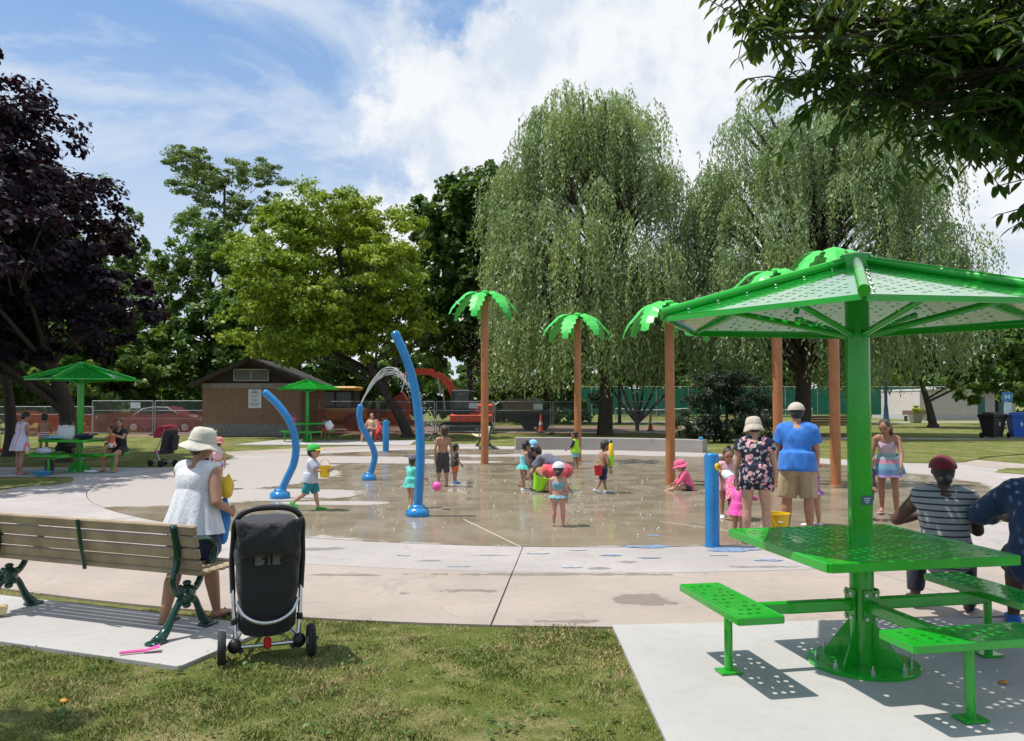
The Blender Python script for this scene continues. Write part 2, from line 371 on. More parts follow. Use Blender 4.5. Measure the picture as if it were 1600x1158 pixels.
for k in range(20):                       # pale apron slabs, then the pinkish walkway slabs; 12 mm open joints
    a0 = 2 * math.pi * k / 20 + R(13); sector(10.0, 11.39, a0 + .0005, a0 + 2 * math.pi / 20 - .0005, 8, -.2, -.001 + rnd.uniform(-.002, .002)).build('slab', M_ring, ring)
    sector(11.405, 13.3, a0 + .0006, a0 + 2 * math.pi / 20 - .0006, 8, -.2, -.002 + rnd.uniform(-.003, .003)).build('slab', M_walk, ring)
bed = struct(sector(9.8, 13.28, 0, 2 * math.pi * 127 / 128, 127, -.3, -.012).build('joint_bed', plain('joint_dirt', (.10, .085, .07), .95), ring))
for o in (bed,):
    if 'kind' in o: del o['kind']
def sheet(name, pts, z0, z1, m):
    a = sum(pts[i][0] * pts[(i + 1) % len(pts)][1] - pts[(i + 1) % len(pts)][0] * pts[i][1] for i in range(len(pts)))
    return struct(MB().poly(pts if a > 0 else pts[::-1], z0, z1).build(name, m))
def wob(pts, n=5, amp=.05, seed=1):
    r = random.Random(seed); out = []
    P = smooth_path([(x, y, 0) for x, y in pts], n)
    return [(p.x + r.uniform(-amp, amp), p.y + r.uniform(-amp, amp)) for p in P]
arc = [(CX + 9.33 * math.cos(R(a)), CY + 9.33 * math.sin(R(a))) for a in range(96, 52, -4)]
sheet('lawn_behind_wall', arc + wob([(6.5, 26.4), (8.0, 25.2), (9.5, 24.0), (11.0, 22.3), (12.2, 22.3), (13.2, 23.0), (14.6, 24.6), (16.8, 26.1)]) + [(24, 29), (24, 36), (-1.5, 36), (-1.5, 32.5), (-1.2, 30)], -.03, .012, M_lawn)
sheet('lawn_by_walkway', wob([(11.7, 19.3), (12.3, 20.1), (13.2, 20.5), (16.5, 20.9)]) + wob([(16.5, 17.0), (13.4, 17.5), (12.2, 18.4)], seed=3), -.03, .013, M_lawn)
sheet('lawn_by_left_path', [(-15, 10.5)] + wob([(-8.4, 12.6), (-9.9, 15.3), (-9.3, 16.6), (-9.9, 18.1)], seed=4) + [(-15, 18.1)], -.03, .011, M_lawn)
sheet('lawn_behind_left_table', [(-16, 20.3), (-9.3, 20.3)] + wob([(-8.6, 21.5), (-8.4, 23.5), (-8.7, 24.9), (-9.4, 26.2), (-10.4, 27.9)], seed=5) + [(-16, 30)], -.03, .012, M_lawn)
sheet('picnic_pad_near', [(.76, 6.12), (.78, 2.2), (7.5, 2.2), (7.5, 6.4), (3.2, 6.30)], -.03, .008, M_pad)
bp = Vector((-2.13, 5.16)); ba = Vector((-.94, .34)); bb = Vector((.34, .94))
sheet('bench_pad_near', [tuple(bp), tuple(bp + bb * .98), tuple(bp + bb * .98 + ba * 2.9), tuple(bp + ba * 2.9)], -.03, .009, M_pad)
sheet('picnic_pad_left', [(-13.5, 18.2), (-8.9, 18.2), (-8.6, 20.5), (-13.5, 20.6)], -.03, .016, M_pad)
sheet('picnic_pad_middle', [(-11.0, 31.5), (-4.0, 31.3), (-4.2, 35.2), (-10.4, 35.6)], -.03, .015, M_pad)
sheet('bench_pad_far', [(-2.2, 28.8), (.05, 28.5), (.2, 30.2), (-2.0, 30.6)], -.03, .017, M_pad)
sheet('path_far', wob([(6, 46), (12, 38.2), (17, 35.6), (26, 34.6), (60, 34)], 4, .03) + wob([(60, 36.2), (26, 36.9), (18, 37.9), (13.5, 40.3), (8.6, 46)], 4, .03), -.03, -.006, M_ring)
sheet('path_tennis', [(5, 66), (70, 66), (70, 69), (5, 69)], -.03, -.005, M_ring)
sheet('dirt_ground', wob([(-20, 38), (-14, 41.5), (-5, 43), (4, 43.5), (12, 46), (12, 56), (-20, 56)], 3, .2), -.03, -.01, conc_mat('bare_dirt', (.20, .135, .09), .2))
# seat wall on the far rim
w = MB(); n = 26; A = [R(95.5 - (95.5 - 53.5) * i / n) for i in range(n + 1)]; vs = []; fs = []
prof = [(9.0, 0), (9.0, .415), (9.015, .43), (9.385, .43), (9.40, .415), (9.40, 0)]
for a in A: vs += [(CX + r * math.cos(a), CY + r * math.sin(a), z) for r, z in prof]
for i in range(n):
    for k in range(6): fs.append((i * 6 + k, i * 6 + (k + 1) % 6, i * 6 + 6 + (k + 1) % 6, i * 6 + 6 + k))
fs += [tuple(range(5, -1, -1)), tuple(range(n * 6, n * 6 + 6))]
w.add(vs, fs); tag(w.build('seat_wall', M_wallc), 'low curved grey concrete seat wall on the far rim of the splash pad', 'wall')
# painted shapes on the apron
paint = [plain('paint_blue', (.17, .25, .38), .8, .3, 14), plain('paint_pale_blue', (.34, .38, .40), .8, .25, 14), plain('paint_dark', (.25, .23, .21), .8, .2)]
marks = [(2.55, 9.25, .42, .17, 0), (1.62, 9.42, .50, .13, 0), (2.75, 8.62, .2, .07, 0), (.62, 8.28, .16, .07, 1), (1.1, 8.9, .2, .05, 0), (.28, 9.0, .2, .04, 1), (.75, 9.22, .14, .05, 1), (-.55, 8.3, .2, .035, 1), (1.8, 10.2, .2, .06, 0), (1.5, 8.75, .2, .035, 0), (-1.2, 8.9, .1, .04, 1), (2.3, 8.9, .14, .04, 1)]
for i, (x, y, rx, ry, m) in enumerate(marks):
    r = random.Random(i); k = 14
    MB().poly([(x + rx * math.cos(2 * math.pi * j / k) * r.uniform(.35, .9), y + ry * math.sin(2 * math.pi * j / k) * r.uniform(.4, 1.1)) for j in range(k)], .002, .004).build('painted_mark', paint[m], pad)
for (x0, y0, x1, y1) in ((-.7, 11.6, .1, 9.42), (2.1, 11.4, 3.6, 9.75)):   # sawn control joints in the pad
    MB().bar((x0, y0, .0025), (x1, y1, .0025), .018, .003).build('control_joint', plain('joint_pale', (.48, .43, .36), .8), pad)
# grass blades on the near lawn
def blades(n, box, avoid, seed, hmin, hmax, name, label):
    r = np.random.default_rng(seed); P = np.stack([r.uniform(box[0], box[1], n), r.uniform(box[2], box[3], n)], 1)
    keep = np.hypot(P[:, 0] - CX, P[:, 1] - CY) > 13.25
    rel = P - np.array(bp); u = rel @ np.array(ba); v = rel @ np.array(bb)
    keep &= ~((u > 0.035 * np.sin(u * 40)) & (u < 2.9) & (v > .03 + .02 * np.sin(u * 25)) & (v < .98)); keep &= ~((P[:, 0] > .775 + .02 * np.sin(P[:, 1] * 23)) & (P[:, 1] < 6.2))
    den = np.zeros(n)
    for fx, fy, ph in ((1.7, 2.3, .3), (4.1, 3.3, 1.9), (7.7, 9.1, 4.2), (15, 13, 2.2)): den += np.sin(P[:, 0] * fx + ph + 1.3 * np.sin(P[:, 1] * fy * .7)) * np.sin(P[:, 1] * fy + ph * 2)
    keep &= r.uniform(-2.2, 1.3, n) < den; P = P[keep]; den = den[keep]; n = len(P)
    h = r.uniform(hmin, hmax, n) * (1 + .25 * np.clip(den, -1, 2)); a = r.uniform(0, 2 * np.pi, n); ln = r.uniform(.2, 1.1, n) * h; b = r.uniform(0, 2 * np.pi, n); w = r.uniform(.0018, .0038, n)
    V = np.zeros((n, 4, 3)); base = np.concatenate([P, np.full((n, 1), -.022)], 1); dx = np.stack([np.cos(a) * w, np.sin(a) * w, np.zeros(n)], 1)
    mid = base + np.stack([np.cos(b) * ln * .35, np.sin(b) * ln * .35, h * .6], 1); tip = base + np.stack([np.cos(b) * ln, np.sin(b) * ln, h], 1)
    V[:, 0] = base - dx; V[:, 1] = base + dx; V[:, 2] = mid + dx * .8; V[:, 3] = tip
    F = np.arange(n * 4).reshape(n, 4); o = npmesh(name, V.reshape(-1, 3), F, M_blade); o['kind'] = 'stuff'; o['label'] = label; o['category'] = 'grass'
    return o
nb = NB('grass_blade'); pz = nb.pos(); ri = nb.island()
gc = nb.mix(nb.rng(ri, 0, 1, 0, 1, False), (.11, .165, .024), (.25, .28, .07)); gc = nb.mix(nb.rng(nb.math('ADD', nb.noise(pz, 1.1, 6, .6), nb.math('MULTIPLY', ri, .22)), .57, .71), gc, (.46, .38, .18))
nb.set(color=gc, rough=.7, spec=.25); M_blade = nb.m
blades(190000, (-4.2, 1.0, 3.3, 6.6), None, 3, .008, .026, 'grass', 'short patchy mown grass of the near lawn')
blades(14000, (-7.5, -4.0, 5.0, 8.6), None, 5, .010, .030, 'grass', 'grass fringe beside the near bench pad')
# clover and broad-leaf weeds in the near lawn
r = random.Random(12); wm = MB()
for k in range(170):
    x, y = r.uniform(-3.6, .7), r.uniform(3.7, 6.0)
    u = (Vector((x, y)) - bp)
    if (0 < u.dot(ba) < 2.9 and 0 < u.dot(bb) < 1.0) or math.hypot(x - CX, y - CY) < 13.3: continue
    for j in range(r.randint(3, 7)):
        a = r.uniform(0, 6.28); l = r.uniform(.015, .04); c = Vector((x + r.uniform(-.03, .03), y + r.uniform(-.03, .03), -.005 + r.uniform(0, .02))); d = Vector((math.cos(a), math.sin(a), r.uniform(.1, .7))) * l; s = Vector((-math.sin(a), math.cos(a), 0)) * l * .4
        wm.add([c, c + d * .5 + s, c + d, c + d * .5 - s], [(0, 1, 2, 3)])
o = wm.build('weeds', leafmat('weed_leaf', (.06, .13, .025), (.13, .22, .05))); o['kind'] = 'stuff'; o['label'] = 'broad-leaf weeds dotted through the near lawn'; o['category'] = 'weeds'
# ------------------------------------------------------------------ paints
def worn(name, c, rough, coat):
    """gloss paint with scuffs, dust and dried water marks"""
    n = NB(name); o = n.co(); p = n.pos(); f = n.noise(o, 3, 5); d = n.noise(n.map(o, (3, 3, .7)), 5, 8, .7, .3); s = n.noise(n.map(p, (1, 1, 1)), 46, 5, .7)
    k = n.mix(n.rng(f, .3, .7), tuple(x * .9 for x in c), tuple(x * 1.1 for x in c))
    k = n.mix(n.math('MULTIPLY', n.rng(d, .56, .78), .16), k, (.16, .22, .16))
    k = n.mix(n.math('MULTIPLY', n.rng(s, .74, .78), .35), k, (.30, .34, .28))
    n.set(color=k, rough=n.rng(d, .35, .8, rough * .85, rough + .14), coat=coat); return n.m
M_green = worn('green_gloss_paint', (.008, .36, .016), .22, .35); M_leafp = plain('palm_leaf_paint', (.05, .52, .07), .35, .06, 3)
M_blue = worn('blue_gloss_paint', (.008, .20, .50), .26, .3); M_brown = plain('brown_trunk_paint', (.40, .155, .055), .42, .10, 5)
M_bolt = plain('zinc_bolt', (.55, .55, .56), .35, .1, metal=.9); M_iron = plain('dark_green_iron', (.004, .045, .030), .22, .15, 6, coat=.3)
M_slat = plain('tan_bench_slat', (.33, .25, .155), .6, .18, 5, .25); M_slat2 = plain('pale_bench_slat', (.62, .52, .36), .6, .1, 5)
M_black = plain('black_plastic', (.012, .012, .014), .45, .2); M_fab = cloth('black_stroller_fabric', (.013, .013, .017), .7); M_alu = plain('aluminium_tube', (.62, .63, .65), .28, .06, metal=.9)
M_rub = plain('tyre_rubber', (.02, .02, .02), .85, .2); M_red = plain('red_plastic', (.50, .012, .02), .4, .1); M_white = plain('white_plastic', (.75, .75, .74), .5, .05)
M_yel = plain('yellow_plastic', (.80, .52, .01), .4, .06); M_pinkp = plain('pink_plastic', (.85, .10, .38), .4, .06); M_lime = plain('lime_plastic', (.30, .72, .02), .4, .08); M_bluep = plain('light_blue_plastic', (.05, .30, .60), .4, .08)

# ------------------------------------------------------------------ perforated picnic tables under hexagonal canopies
def tri_panel(a, b, c, holes, r, th, lip=0.0):
    """perforated triangular sheet a-b-c (a-b the outer edge), returned as MB"""
    a, b, c = Vector(a), Vector(b), Vector(c); ux = (b - a).normalized(); nz = (b - a).cross(c - a).normalized(); uy = nz.cross(ux); m = MB()
    cu, cv = (c - a).dot(ux), (c - a).dot(uy); L = (b - a).length
    inside = lambda u, v, e: v > e and v < cv - e and u > (v / cv) * cu + e * 1.2 and u < L - (v / cv) * (L - cu) - e * 1.2
    hs = [(u, v) for (u, v) in holes(L, cv) if inside(u, v, r + .03)]
    V, F = perforated([(0, 0), (L, 0), (cu, cv)], hs, r, 8, th)
    m.add([a + ux * x + uy * y + nz * z for x, y, z in V], F)
    if lip: m.bar(a - Vector((0, 0, lip / 2)), b - Vector((0, 0, lip / 2)), th * 1.2, lip)
    return m
def canopy_holes(L, H):
    out = []; u = .06; k = 0
    while u < L:
        for j in range(14): out.append((u, .085 + j * .07 + (.035 if k % 2 else 0)))
        u += .055 if k % 2 == 0 else .105; k += 1
    return out
def table_holes(L, H):
    out = []; u = .09; k = 0
    while u < L:
        for j in range(9): out.append((u, .075 + j * .062))
        k += 1; u += .062 if k % 3 else .125
    return out
def picnic_table(label, loc, rz, group):
    t = thing('picnic_table', label, 'picnic table', loc, rz, group)
    MB().lathe([(.075, .012), (.075, 2.60)], 28).build('post', M_green, t, True)
    b = MB().lathe([(.34, 0), (.34, .018), (.335, .022), (.08, .022)], 40).build('base_plate', M_green, t, True, 30)
    for k in range(8):
        a = 2 * math.pi * (k + .5) / 8; MB().lathe([(.014, .02), (.014, .05), (.006, .05), (.006, .075)], 6, (.285 * math.cos(a), .285 * math.sin(a), 0)).build('bolt', M_bolt, b)
    for k in range(4):
        a = math.pi / 4 + k * math.pi / 2 - .25; d = Vector((math.cos(a), math.sin(a), 0)); s = Vector((-d.y, d.x, 0)) * .006; g = MB()
        q = [d * .07 + Vector((0, 0, .02)), d * .26 + Vector((0, 0, .02)), d * .26 + Vector((0, 0, .045)), d * .075 + Vector((0, 0, .29))]
        g.add([p - s for p in q] + [p + s for p in q], [(0, 1, 2, 3), (7, 6, 5, 4), (0, 4, 5, 1), (1, 5, 6, 2), (2, 6, 7, 3), (3, 7, 4, 0)]); g.build('gusset', M_green, t)
    h = .615; zt = .782; cs = [(-h, -h), (h, -h), (h, h), (-h, h)]
    for k in range(4):
        a, c = cs[k], cs[(k + 1) % 4]
        e = Vector((*a, zt)); f = Vector((*c, zt)); mid = (e + f) / 2; inn = -Vector((mid.x, mid.y, 0)).normalized() * .002
        p = tri_panel(e + inn, f + inn, (inn.x * -.0, inn.y * -.0, zt), table_holes, .0170, .006).build('top_panel', M_green, t)
        MB().bar(e + Vector((0, 0, -.022)), f + Vector((0, 0, -.022)), .028, .056, bev=.005).build('rim', M_green, p)
    for k in range(4): MB().bar((0, 0, zt - .03), (cs[k][0] * .96, cs[k][1] * .96, zt - .03), .03, .045).build('top_brace', M_green, t)
    for k, (dx, dy) in enumerate(((-1, 0), (0, -1), (1, 0))):
        D = Vector((dx, dy, 0)); S = Vector((-dy, dx, 0)); c = D * .93; sw, sl = .14, .43; zs = .452
        outl = [(-sl, -sw), (sl, -sw), (sl, sw), (-sl, sw)]
        hs = []
        for i in range(9):
            for j in range(4):
                if (i * 3 + j * 5 + k) % 4 != 0: hs.append((-sl + .085 + i * .086, -sw + .055 + j * .056 + (.015 if i % 2 else 0)))
        hs = [q for q in hs if abs(q[1]) < sw - .025]
        V, F = perforated(outl, hs, .0165, 10, .006); m = MB(); m.add([c + S * x + D * y + Vector((0, 0, zs + z)) for x, y, z in V], F)
        seat = m.build('seat', M_green, t)
        for (p, q) in (((-sl, -sw), (sl, -sw)), ((sl, -sw), (sl, sw)), ((sl, sw), (-sl, sw)), ((-sl, sw), (-sl, -sw))):
            P = c + S * p[0] + D * p[1]; Q = c + S * q[0] + D * q[1]; P.z = Q.z = zs - .017; MB().bar(P, Q, .012, .045, bev=.004).build('edge', M_green, seat)
        MB().bar(D * .07 + Vector((0, 0, .385)), c + Vector((0, 0, .385)), .055, .075, bev=.008).build('seat_arm', M_green, t)
        MB().box(D * .085 + Vector((0, 0, .385)), (.012 if dx else .1, .1 if dx else .012, .2)).build('bracket', M_green, t)
        for sx in (-1, 1):
            for sz in (-1, 1): MB().box(D * .094 + S * .033 * sx + Vector((0, 0, .385 + .075 * sz)), (.02, .02, .02)).build('bolt', M_bolt, t)
        MB().bar(c - S * .3 + Vector((0, 0, .43)), c + S * .3 + Vector((0, 0, .43)), .06, .03).build('seat_brace', M_green, t)
        lg = MB().lathe([(.026, 0), (.026, .42)], 16, c).build('leg', M_green, t, True)
        MB().box(c + Vector((0, 0, .010)), (.14, .11, .012)).build('foot_plate', M_green, lg)
    Rc, ze, za = 1.30, 2.235, 2.60; off = R(-2.5)
    for k in range(6):
        a0 = off + math.pi / 3 * k; a1 = a0 + math.pi / 3; P = [Vector((Rc * math.cos(a), Rc * math.sin(a), ze)) for a in (a0, a1)]; ap = Vector((0, 0, za))
        mid = ((P[0] + P[1]) / 2); mid.z = 0; o = mid.normalized() * .05
        p = tri_panel(P[0] + o * .3, P[1] + o * .3, ap + o * .6, canopy_holes, .0150, .004).build('canopy_panel', M_canopy, t)
        lip = MB(); u = (P[1] - P[0]).normalized(); lip.bar(P[0] + o * .35 + Vector((0, 0, -.02)), P[1] + o * .35 + Vector((0, 0, -.012)), .012, .03); lip.build('lip', M_green, p)
        for i in range(6):
            q = P[0].lerp(ap, .1 + i * .15) + o * .6 + u * .045; MB().ell(q + Vector((0, 0, .006)), (.009, .009, .006), n=6, m=4).build('rivet', M_bolt, p)
        MB().tube([P[0] * 1.03 - Vector((0, 0, .07)) + Vector((0, 0, .02)) , ap + Vector((0, 0, .035))], .032, 14).build('ridge_tube', M_green, t, True)
        d = mid.normalized(); MB().tube([d * .07 + Vector((0, 0, 2.13)), d * .80 + Vector((0, 0, 2.315))], .022, 10).build('strut', M_green, t, True)
    MB().lathe([(.10, 2.56), (.10, 2.655), (.085, 2.665)], 24).build('cap', M_green, t, True)
    return t
def canopy_mat():
    n = NB('canopy_green_gloss'); o = n.co(); n.set(color=n.mix(n.rng(n.noise(o, 3, 4), .3, .7), (.008, .26, .028), (.013, .31, .04)), rough=.10, coat=.75, coat_rough=.03); return n.m
M_canopy = canopy_mat()
tabA = picnic_table('green perforated metal picnic table beside the two seated adults', (2.27, 5.22, .008), R(10.5), 'green picnic tables under hexagonal canopies')
tabB = copy_tree(tabA); tabB.location = (-10.5, 19.4, .016); tabB.rotation_euler = (0, 0, R(-14)); tabB['label'] = 'green picnic table with towels and bags under the purple-leaved maple'
tabC = copy_tree(tabA); tabC.location = (-8.75, 34.1, .015); tabC.rotation_euler = (0, 0, R(24)); tabC['label'] = 'green picnic table in front of the brick hut, pink pail on top'

for tb, a in ((tabB, -13.5), (tabC, -21.5)):
    for o in tb.children:
        if o.name.split('.')[0] in ('canopy_panel', 'ridge_tube', 'strut'): o.rotation_euler.z = R(a); o.scale = (.9, .9, 1) if tb is tabB else (1, 1, 1)
# ------------------------------------------------------------------ blue water poles
def spray_pole(label, base, pts, r, foot=.11):
    t = thing('spray_pole', label, 'water pole', (base[0], base[1], 0), 0, 'bent blue water spray poles')
    L = [(x - base[0], 0.0 + dy, z) for x, z, dy in pts]; P = smooth_path(L, 7)
    P = P + [P[-1] + (P[-1] - P[-2]).normalized() * r * k for k in (.35, .6, .72)]
    rr = [r] * (len(P) - 3) + [r * .92, r * .68, r * .3]
    MB().tube(P, rr, 20).build('pipe', M_blue, t, True, 60)
    f = MB().lathe([(foot * 1.55, 0), (foot * 1.62, .03), (foot * 1.6, .07), (foot * 1.35, .10), (foot * 1.05, .12), (foot * .98, .15), (foot * .8, .17), (r * .98, .172)], 28).build('foot', M_blue, t, True, 50)
    for k in range(6):
        a = k * math.pi / 3 + .3; MB().ell((foot * 1.4 * math.cos(a), foot * 1.4 * math.sin(a), .10), (.014, .014, .01), n=8, m=4).build('bolt', M_bolt, f)
    return t
spray_pole('tall blue water pole arching left, beside the toddler in turquoise', (-1.41, 11.95), [(-1.41, .05, 0), (-1.385, .45, 0), (-1.37, .9, 0), (-1.385, 1.35, 0), (-1.46, 1.9, 0), (-1.59, 2.35, 0), (-1.755, 2.72, 0)], .068)
spray_pole('blue water pole hooked leftwards, standing on the dry patch behind the black stroller', (-4.1, 14.15), [(-4.1, .05, 0), (-4.0, .3, 0), (-3.86, .62, 0), (-3.83, .95, 0), (-3.92, 1.3, 0), (-4.13, 1.62, 0), (-4.38, 1.86, 0)], .066)
spray_pole('blue S-shaped water pole with a jet arching from its tip', (-3.11, 17.4), [(-3.11, .05, 0), (-3.03, .3, 0), (-2.99, .55, 0), (-3.1, .85, 0), (-3.27, 1.15, 0), (-3.33, 1.4, 0), (-3.31, 1.6, 0)], .068, .10)
def bollard(label, loc, r, h, button):
    t = thing('water_post', label, 'water post', loc, 0)
    MB().lathe([(r, 0), (r, h - .03), (r * .96, h - .012), (r * .85, h), (r * .3, h + .004)], 28).build('post', M_blue, t, True, 50)
    MB().lathe([(r * 1.12, 0), (r * 1.12, .012), (r * 1.01, .014)], 28).build('floor_flange', M_blue, t, True, 40)
    if button:
        M = Vector((.62, -.78, 0)).to_track_quat('Z', 'Y').to_matrix()
        bt = MB().lathe([(.046, 0), (.046, .014), (.038, .024), (.02, .028)], 20, Vector((.62, -.78, 0)) * (r - .004) + Vector((0, 0, h - .15)), M).build('push_button', M_yel, t, True, 40)
        MB().lathe([(.018, 0), (.018, .006), (.012, .009)], 14, Vector((.62, -.78, 0)) * (r + .022) + Vector((0, 0, h - .15)), M).build('button_centre', plain('button_dark', (.35, .16, .01), .5), bt, True)
    return t
bollard('straight blue activator post with a round yellow button', (2.36, 9.45, 0), .083, 1.09, True)
bollard('plain straight blue water post near the red lounge chair', (-4.33, 27.4, 0), .11, 1.06, False)

# ------------------------------------------------------------------ palm-shaped water features
def frond_mesh():
    m = MB(); n = 15; C = []; W = []
    for i in range(n):
        t = i / (n - 1); C.append(Vector((.07 + .93 * math.sin(t * 1.35) / math.sin(1.35), 0, .10 * math.sin(math.pi * min(1, t * 1.7)) - .62 * t ** 2.1)))
        w = .205 * math.sin(math.pi * (.16 + .80 * t)) ** .8
        W.append(w * (1.10 if i % 2 else .80) if 0 < i < n - 1 else (.10 if i == 0 else .012))
    for th in (0, -.012):
        for i in range(n):
            sh = .05 if i % 2 else 0.0
            for s, k in ((-1, 1), (0, 0), (1, 1)):
                q = C[min(n - 1, i)] + (C[min(n - 1, i + 1)] - C[max(0, i - 1)]).normalized() * (sh * k)
                m.v.append((q.x, s * W[i], q.z - .28 * W[i] * k + th))
    N = n * 3
    for i in range(n - 1):
        for k in range(2):
            a = i * 3 + k; m.f.append((a, a + 1, a + 4, a + 3)); m.f.append((N + a + 3, N + a + 4, N + a + 1, N + a))
        m.f.append((i * 3, i * 3 + 3, N + i * 3 + 3, N + i * 3)); m.f.append((i * 3 + 5, i * 3 + 2, N + i * 3 + 2, N + i * 3 + 5))
    m.f.append((0, N, N + 1, 1)); m.f.append((1, N + 1, N + 2, 2))
    me = m.mesh('frond'); me.materials.append(M_leafp); return me
FR = frond_mesh()
def palm(label, x, y, h, r, rot):
    t = thing('palm_feature', label, 'palm tree', (x, y, 0), R(rot), 'painted steel palm trees of the splash pad')
    MB().lathe([(r, 0), (r, h * .5), (r * .97, h - .16), (r * .9, h - .13), (r * .55, h - .1)], 22).build('trunk', M_brown, t, True, 50)
    MB().lathe([(r * 1.25, 0), (r * 1.25, .02), (r * 1.02, .022)], 22).build('floor_flange', M_brown, t, True, 40)
    for k in range(7):
        o = link('frond', FR, t); o.location = (0, 0, h - .06 - .006 * k); o.rotation_euler = (0, R(-3 + 6 * (k % 2)), 2 * math.pi * k / 7)
    MB().lathe([(.10, h - .1), (.11, h + .02), (.08, h + .05), (.03, h + .06)], 16).build('crown_cap', M_leafp, t, True)
    return t
palm('steel palm with brown trunk beside the far bench', -.75, 21.9, 4.72, .105, 100)
palm('shortest steel palm with brown trunk just before the concrete seat wall', 1.88, 22.8, 4.2, .10, 90)
palm('steel palm with brown trunk behind the child in pink sunsuit', 3.25, 16.4, 3.74, .10, 128)
palm('steel palm with brown trunk behind the couple in sun hat and cap', 5.50, 16.5, 4.42, .10, 70)
palm('tallest steel palm with brown trunk between the couple and the green post', 6.62, 16.35, 4.82, .105, 150)

# ------------------------------------------------------------------ park benches
def park_bench(label, loc, rz, slat, detail=True):
    t = thing('park_bench', label, 'bench', loc, rz)
    prof = {'foot': [[(-.02, .012), (.06, .06), (.12, .14), (.19, .23), (.27, .285)], [(.50, .012), (.44, .07), (.40, .14), (.35, .23), (.27, .285)]],
            'back': [(.27, .285), (.20, .295), (.15, .34), (.135, .42), (.16, .51), (.165, .61), (.145, .71), (.12, .80)],
            'seat': [(.27, .285), (.35, .31), (.40, .36), (.44, .415), (.62, .415)], 'arm': [(.15, .64), (.26, .665), (.40, .665), (.50, .64), (.55, .57), (.535, .50), (.50, .45)]}
    for x in ((-.9, .9)):
        sp = thing_part('end_support', t, (x, 0, 0))
        M = MB()
        for f in prof['foot']: M.tube([(0, y, z) for y, z in [(q.y, q.z) for q in smooth_path([(0, y, z) for y, z in f], 4)]], [(.045 - .02 * min(1, i / 9), .040 - .014 * min(1, i / 9)) for i in range(17)], 10)
        for y in (-.02, .50): M.box((0, y, .012), (.10, .13, .024), bev=.008)
        M.tube(smooth_path([(0, y, z) for y, z in prof['back']], 4), [(.024, .030)] * 29, 10); M.tube(smooth_path([(0, y, z) for y, z in prof['seat']], 4), [(.024, .026)] * 17, 10)
        M.ell((0, .27, .285), (.055, .075, .07)); M.ell((0, .27, .365), (.03, .035, .02)); M.ell((0, .27, .205), (.03, .035, .025))
        for a in range(6): M.ell((.04 * (1 if a % 2 else -1), .27 + .055 * math.cos(a), .285 + .055 * math.sin(a * 1.05)), .02, n=8, m=5)
        me = M.mesh('end_support'); me.materials.append(M_iron); me.polygons.foreach_set('use_smooth', [True] * len(me.polygons)); sp.data = me if False else None
        o = link('casting', me, sp)
        a = MB().tube(smooth_path([(0, y, z) for y, z in prof['arm']], 4), [(.036, .022)] * 25, 10); a.ell((0, .50, .455), (.035, .05, .018)); a.build('armrest', M_iron, sp, True)
    c = MB().tube(smooth_path([(0, .20, .42), (0, .185, .50), (0, .16, .6), (0, .125, .80)], 4), [(.018, .012)] * 13, 8).build('back_brace', M_iron, t, True)
    c.location = (0, -.012, 0)
    for k in range(4):
        z = .505 + k * .088; y = .225 - (z - .5) * .235; M = Matrix.Rotation(R(13.5), 3, 'X')
        MB().box((0, y, z), (2.14, .036, .076), M, .009).build('back_slat', slat, t)
    for k in range(6):
        y = .235 + k * .080; MB().box((0, y, .448 + (.006 if k in (0, 5) else 0)), (2.14, .072, .034), Matrix.Rotation(R(3), 3, 'X'), .012).build('seat_slat', slat, t)
    return t
def thing_part(name, parent, loc):
    o = bpy.data.objects.new(name, None); col.objects.link(o); o.parent = parent; o.location = loc; o.empty_display_size = .1; return o
park_bench('tan slatted park bench with dark green cast-iron ends on the near concrete pad', (-3.324, 5.954, .009), R(-19.9), M_slat)
park_bench('pale slatted park bench with black iron ends, partly behind a palm trunk', (-.75, 29.55, .017), R(97), M_slat2)

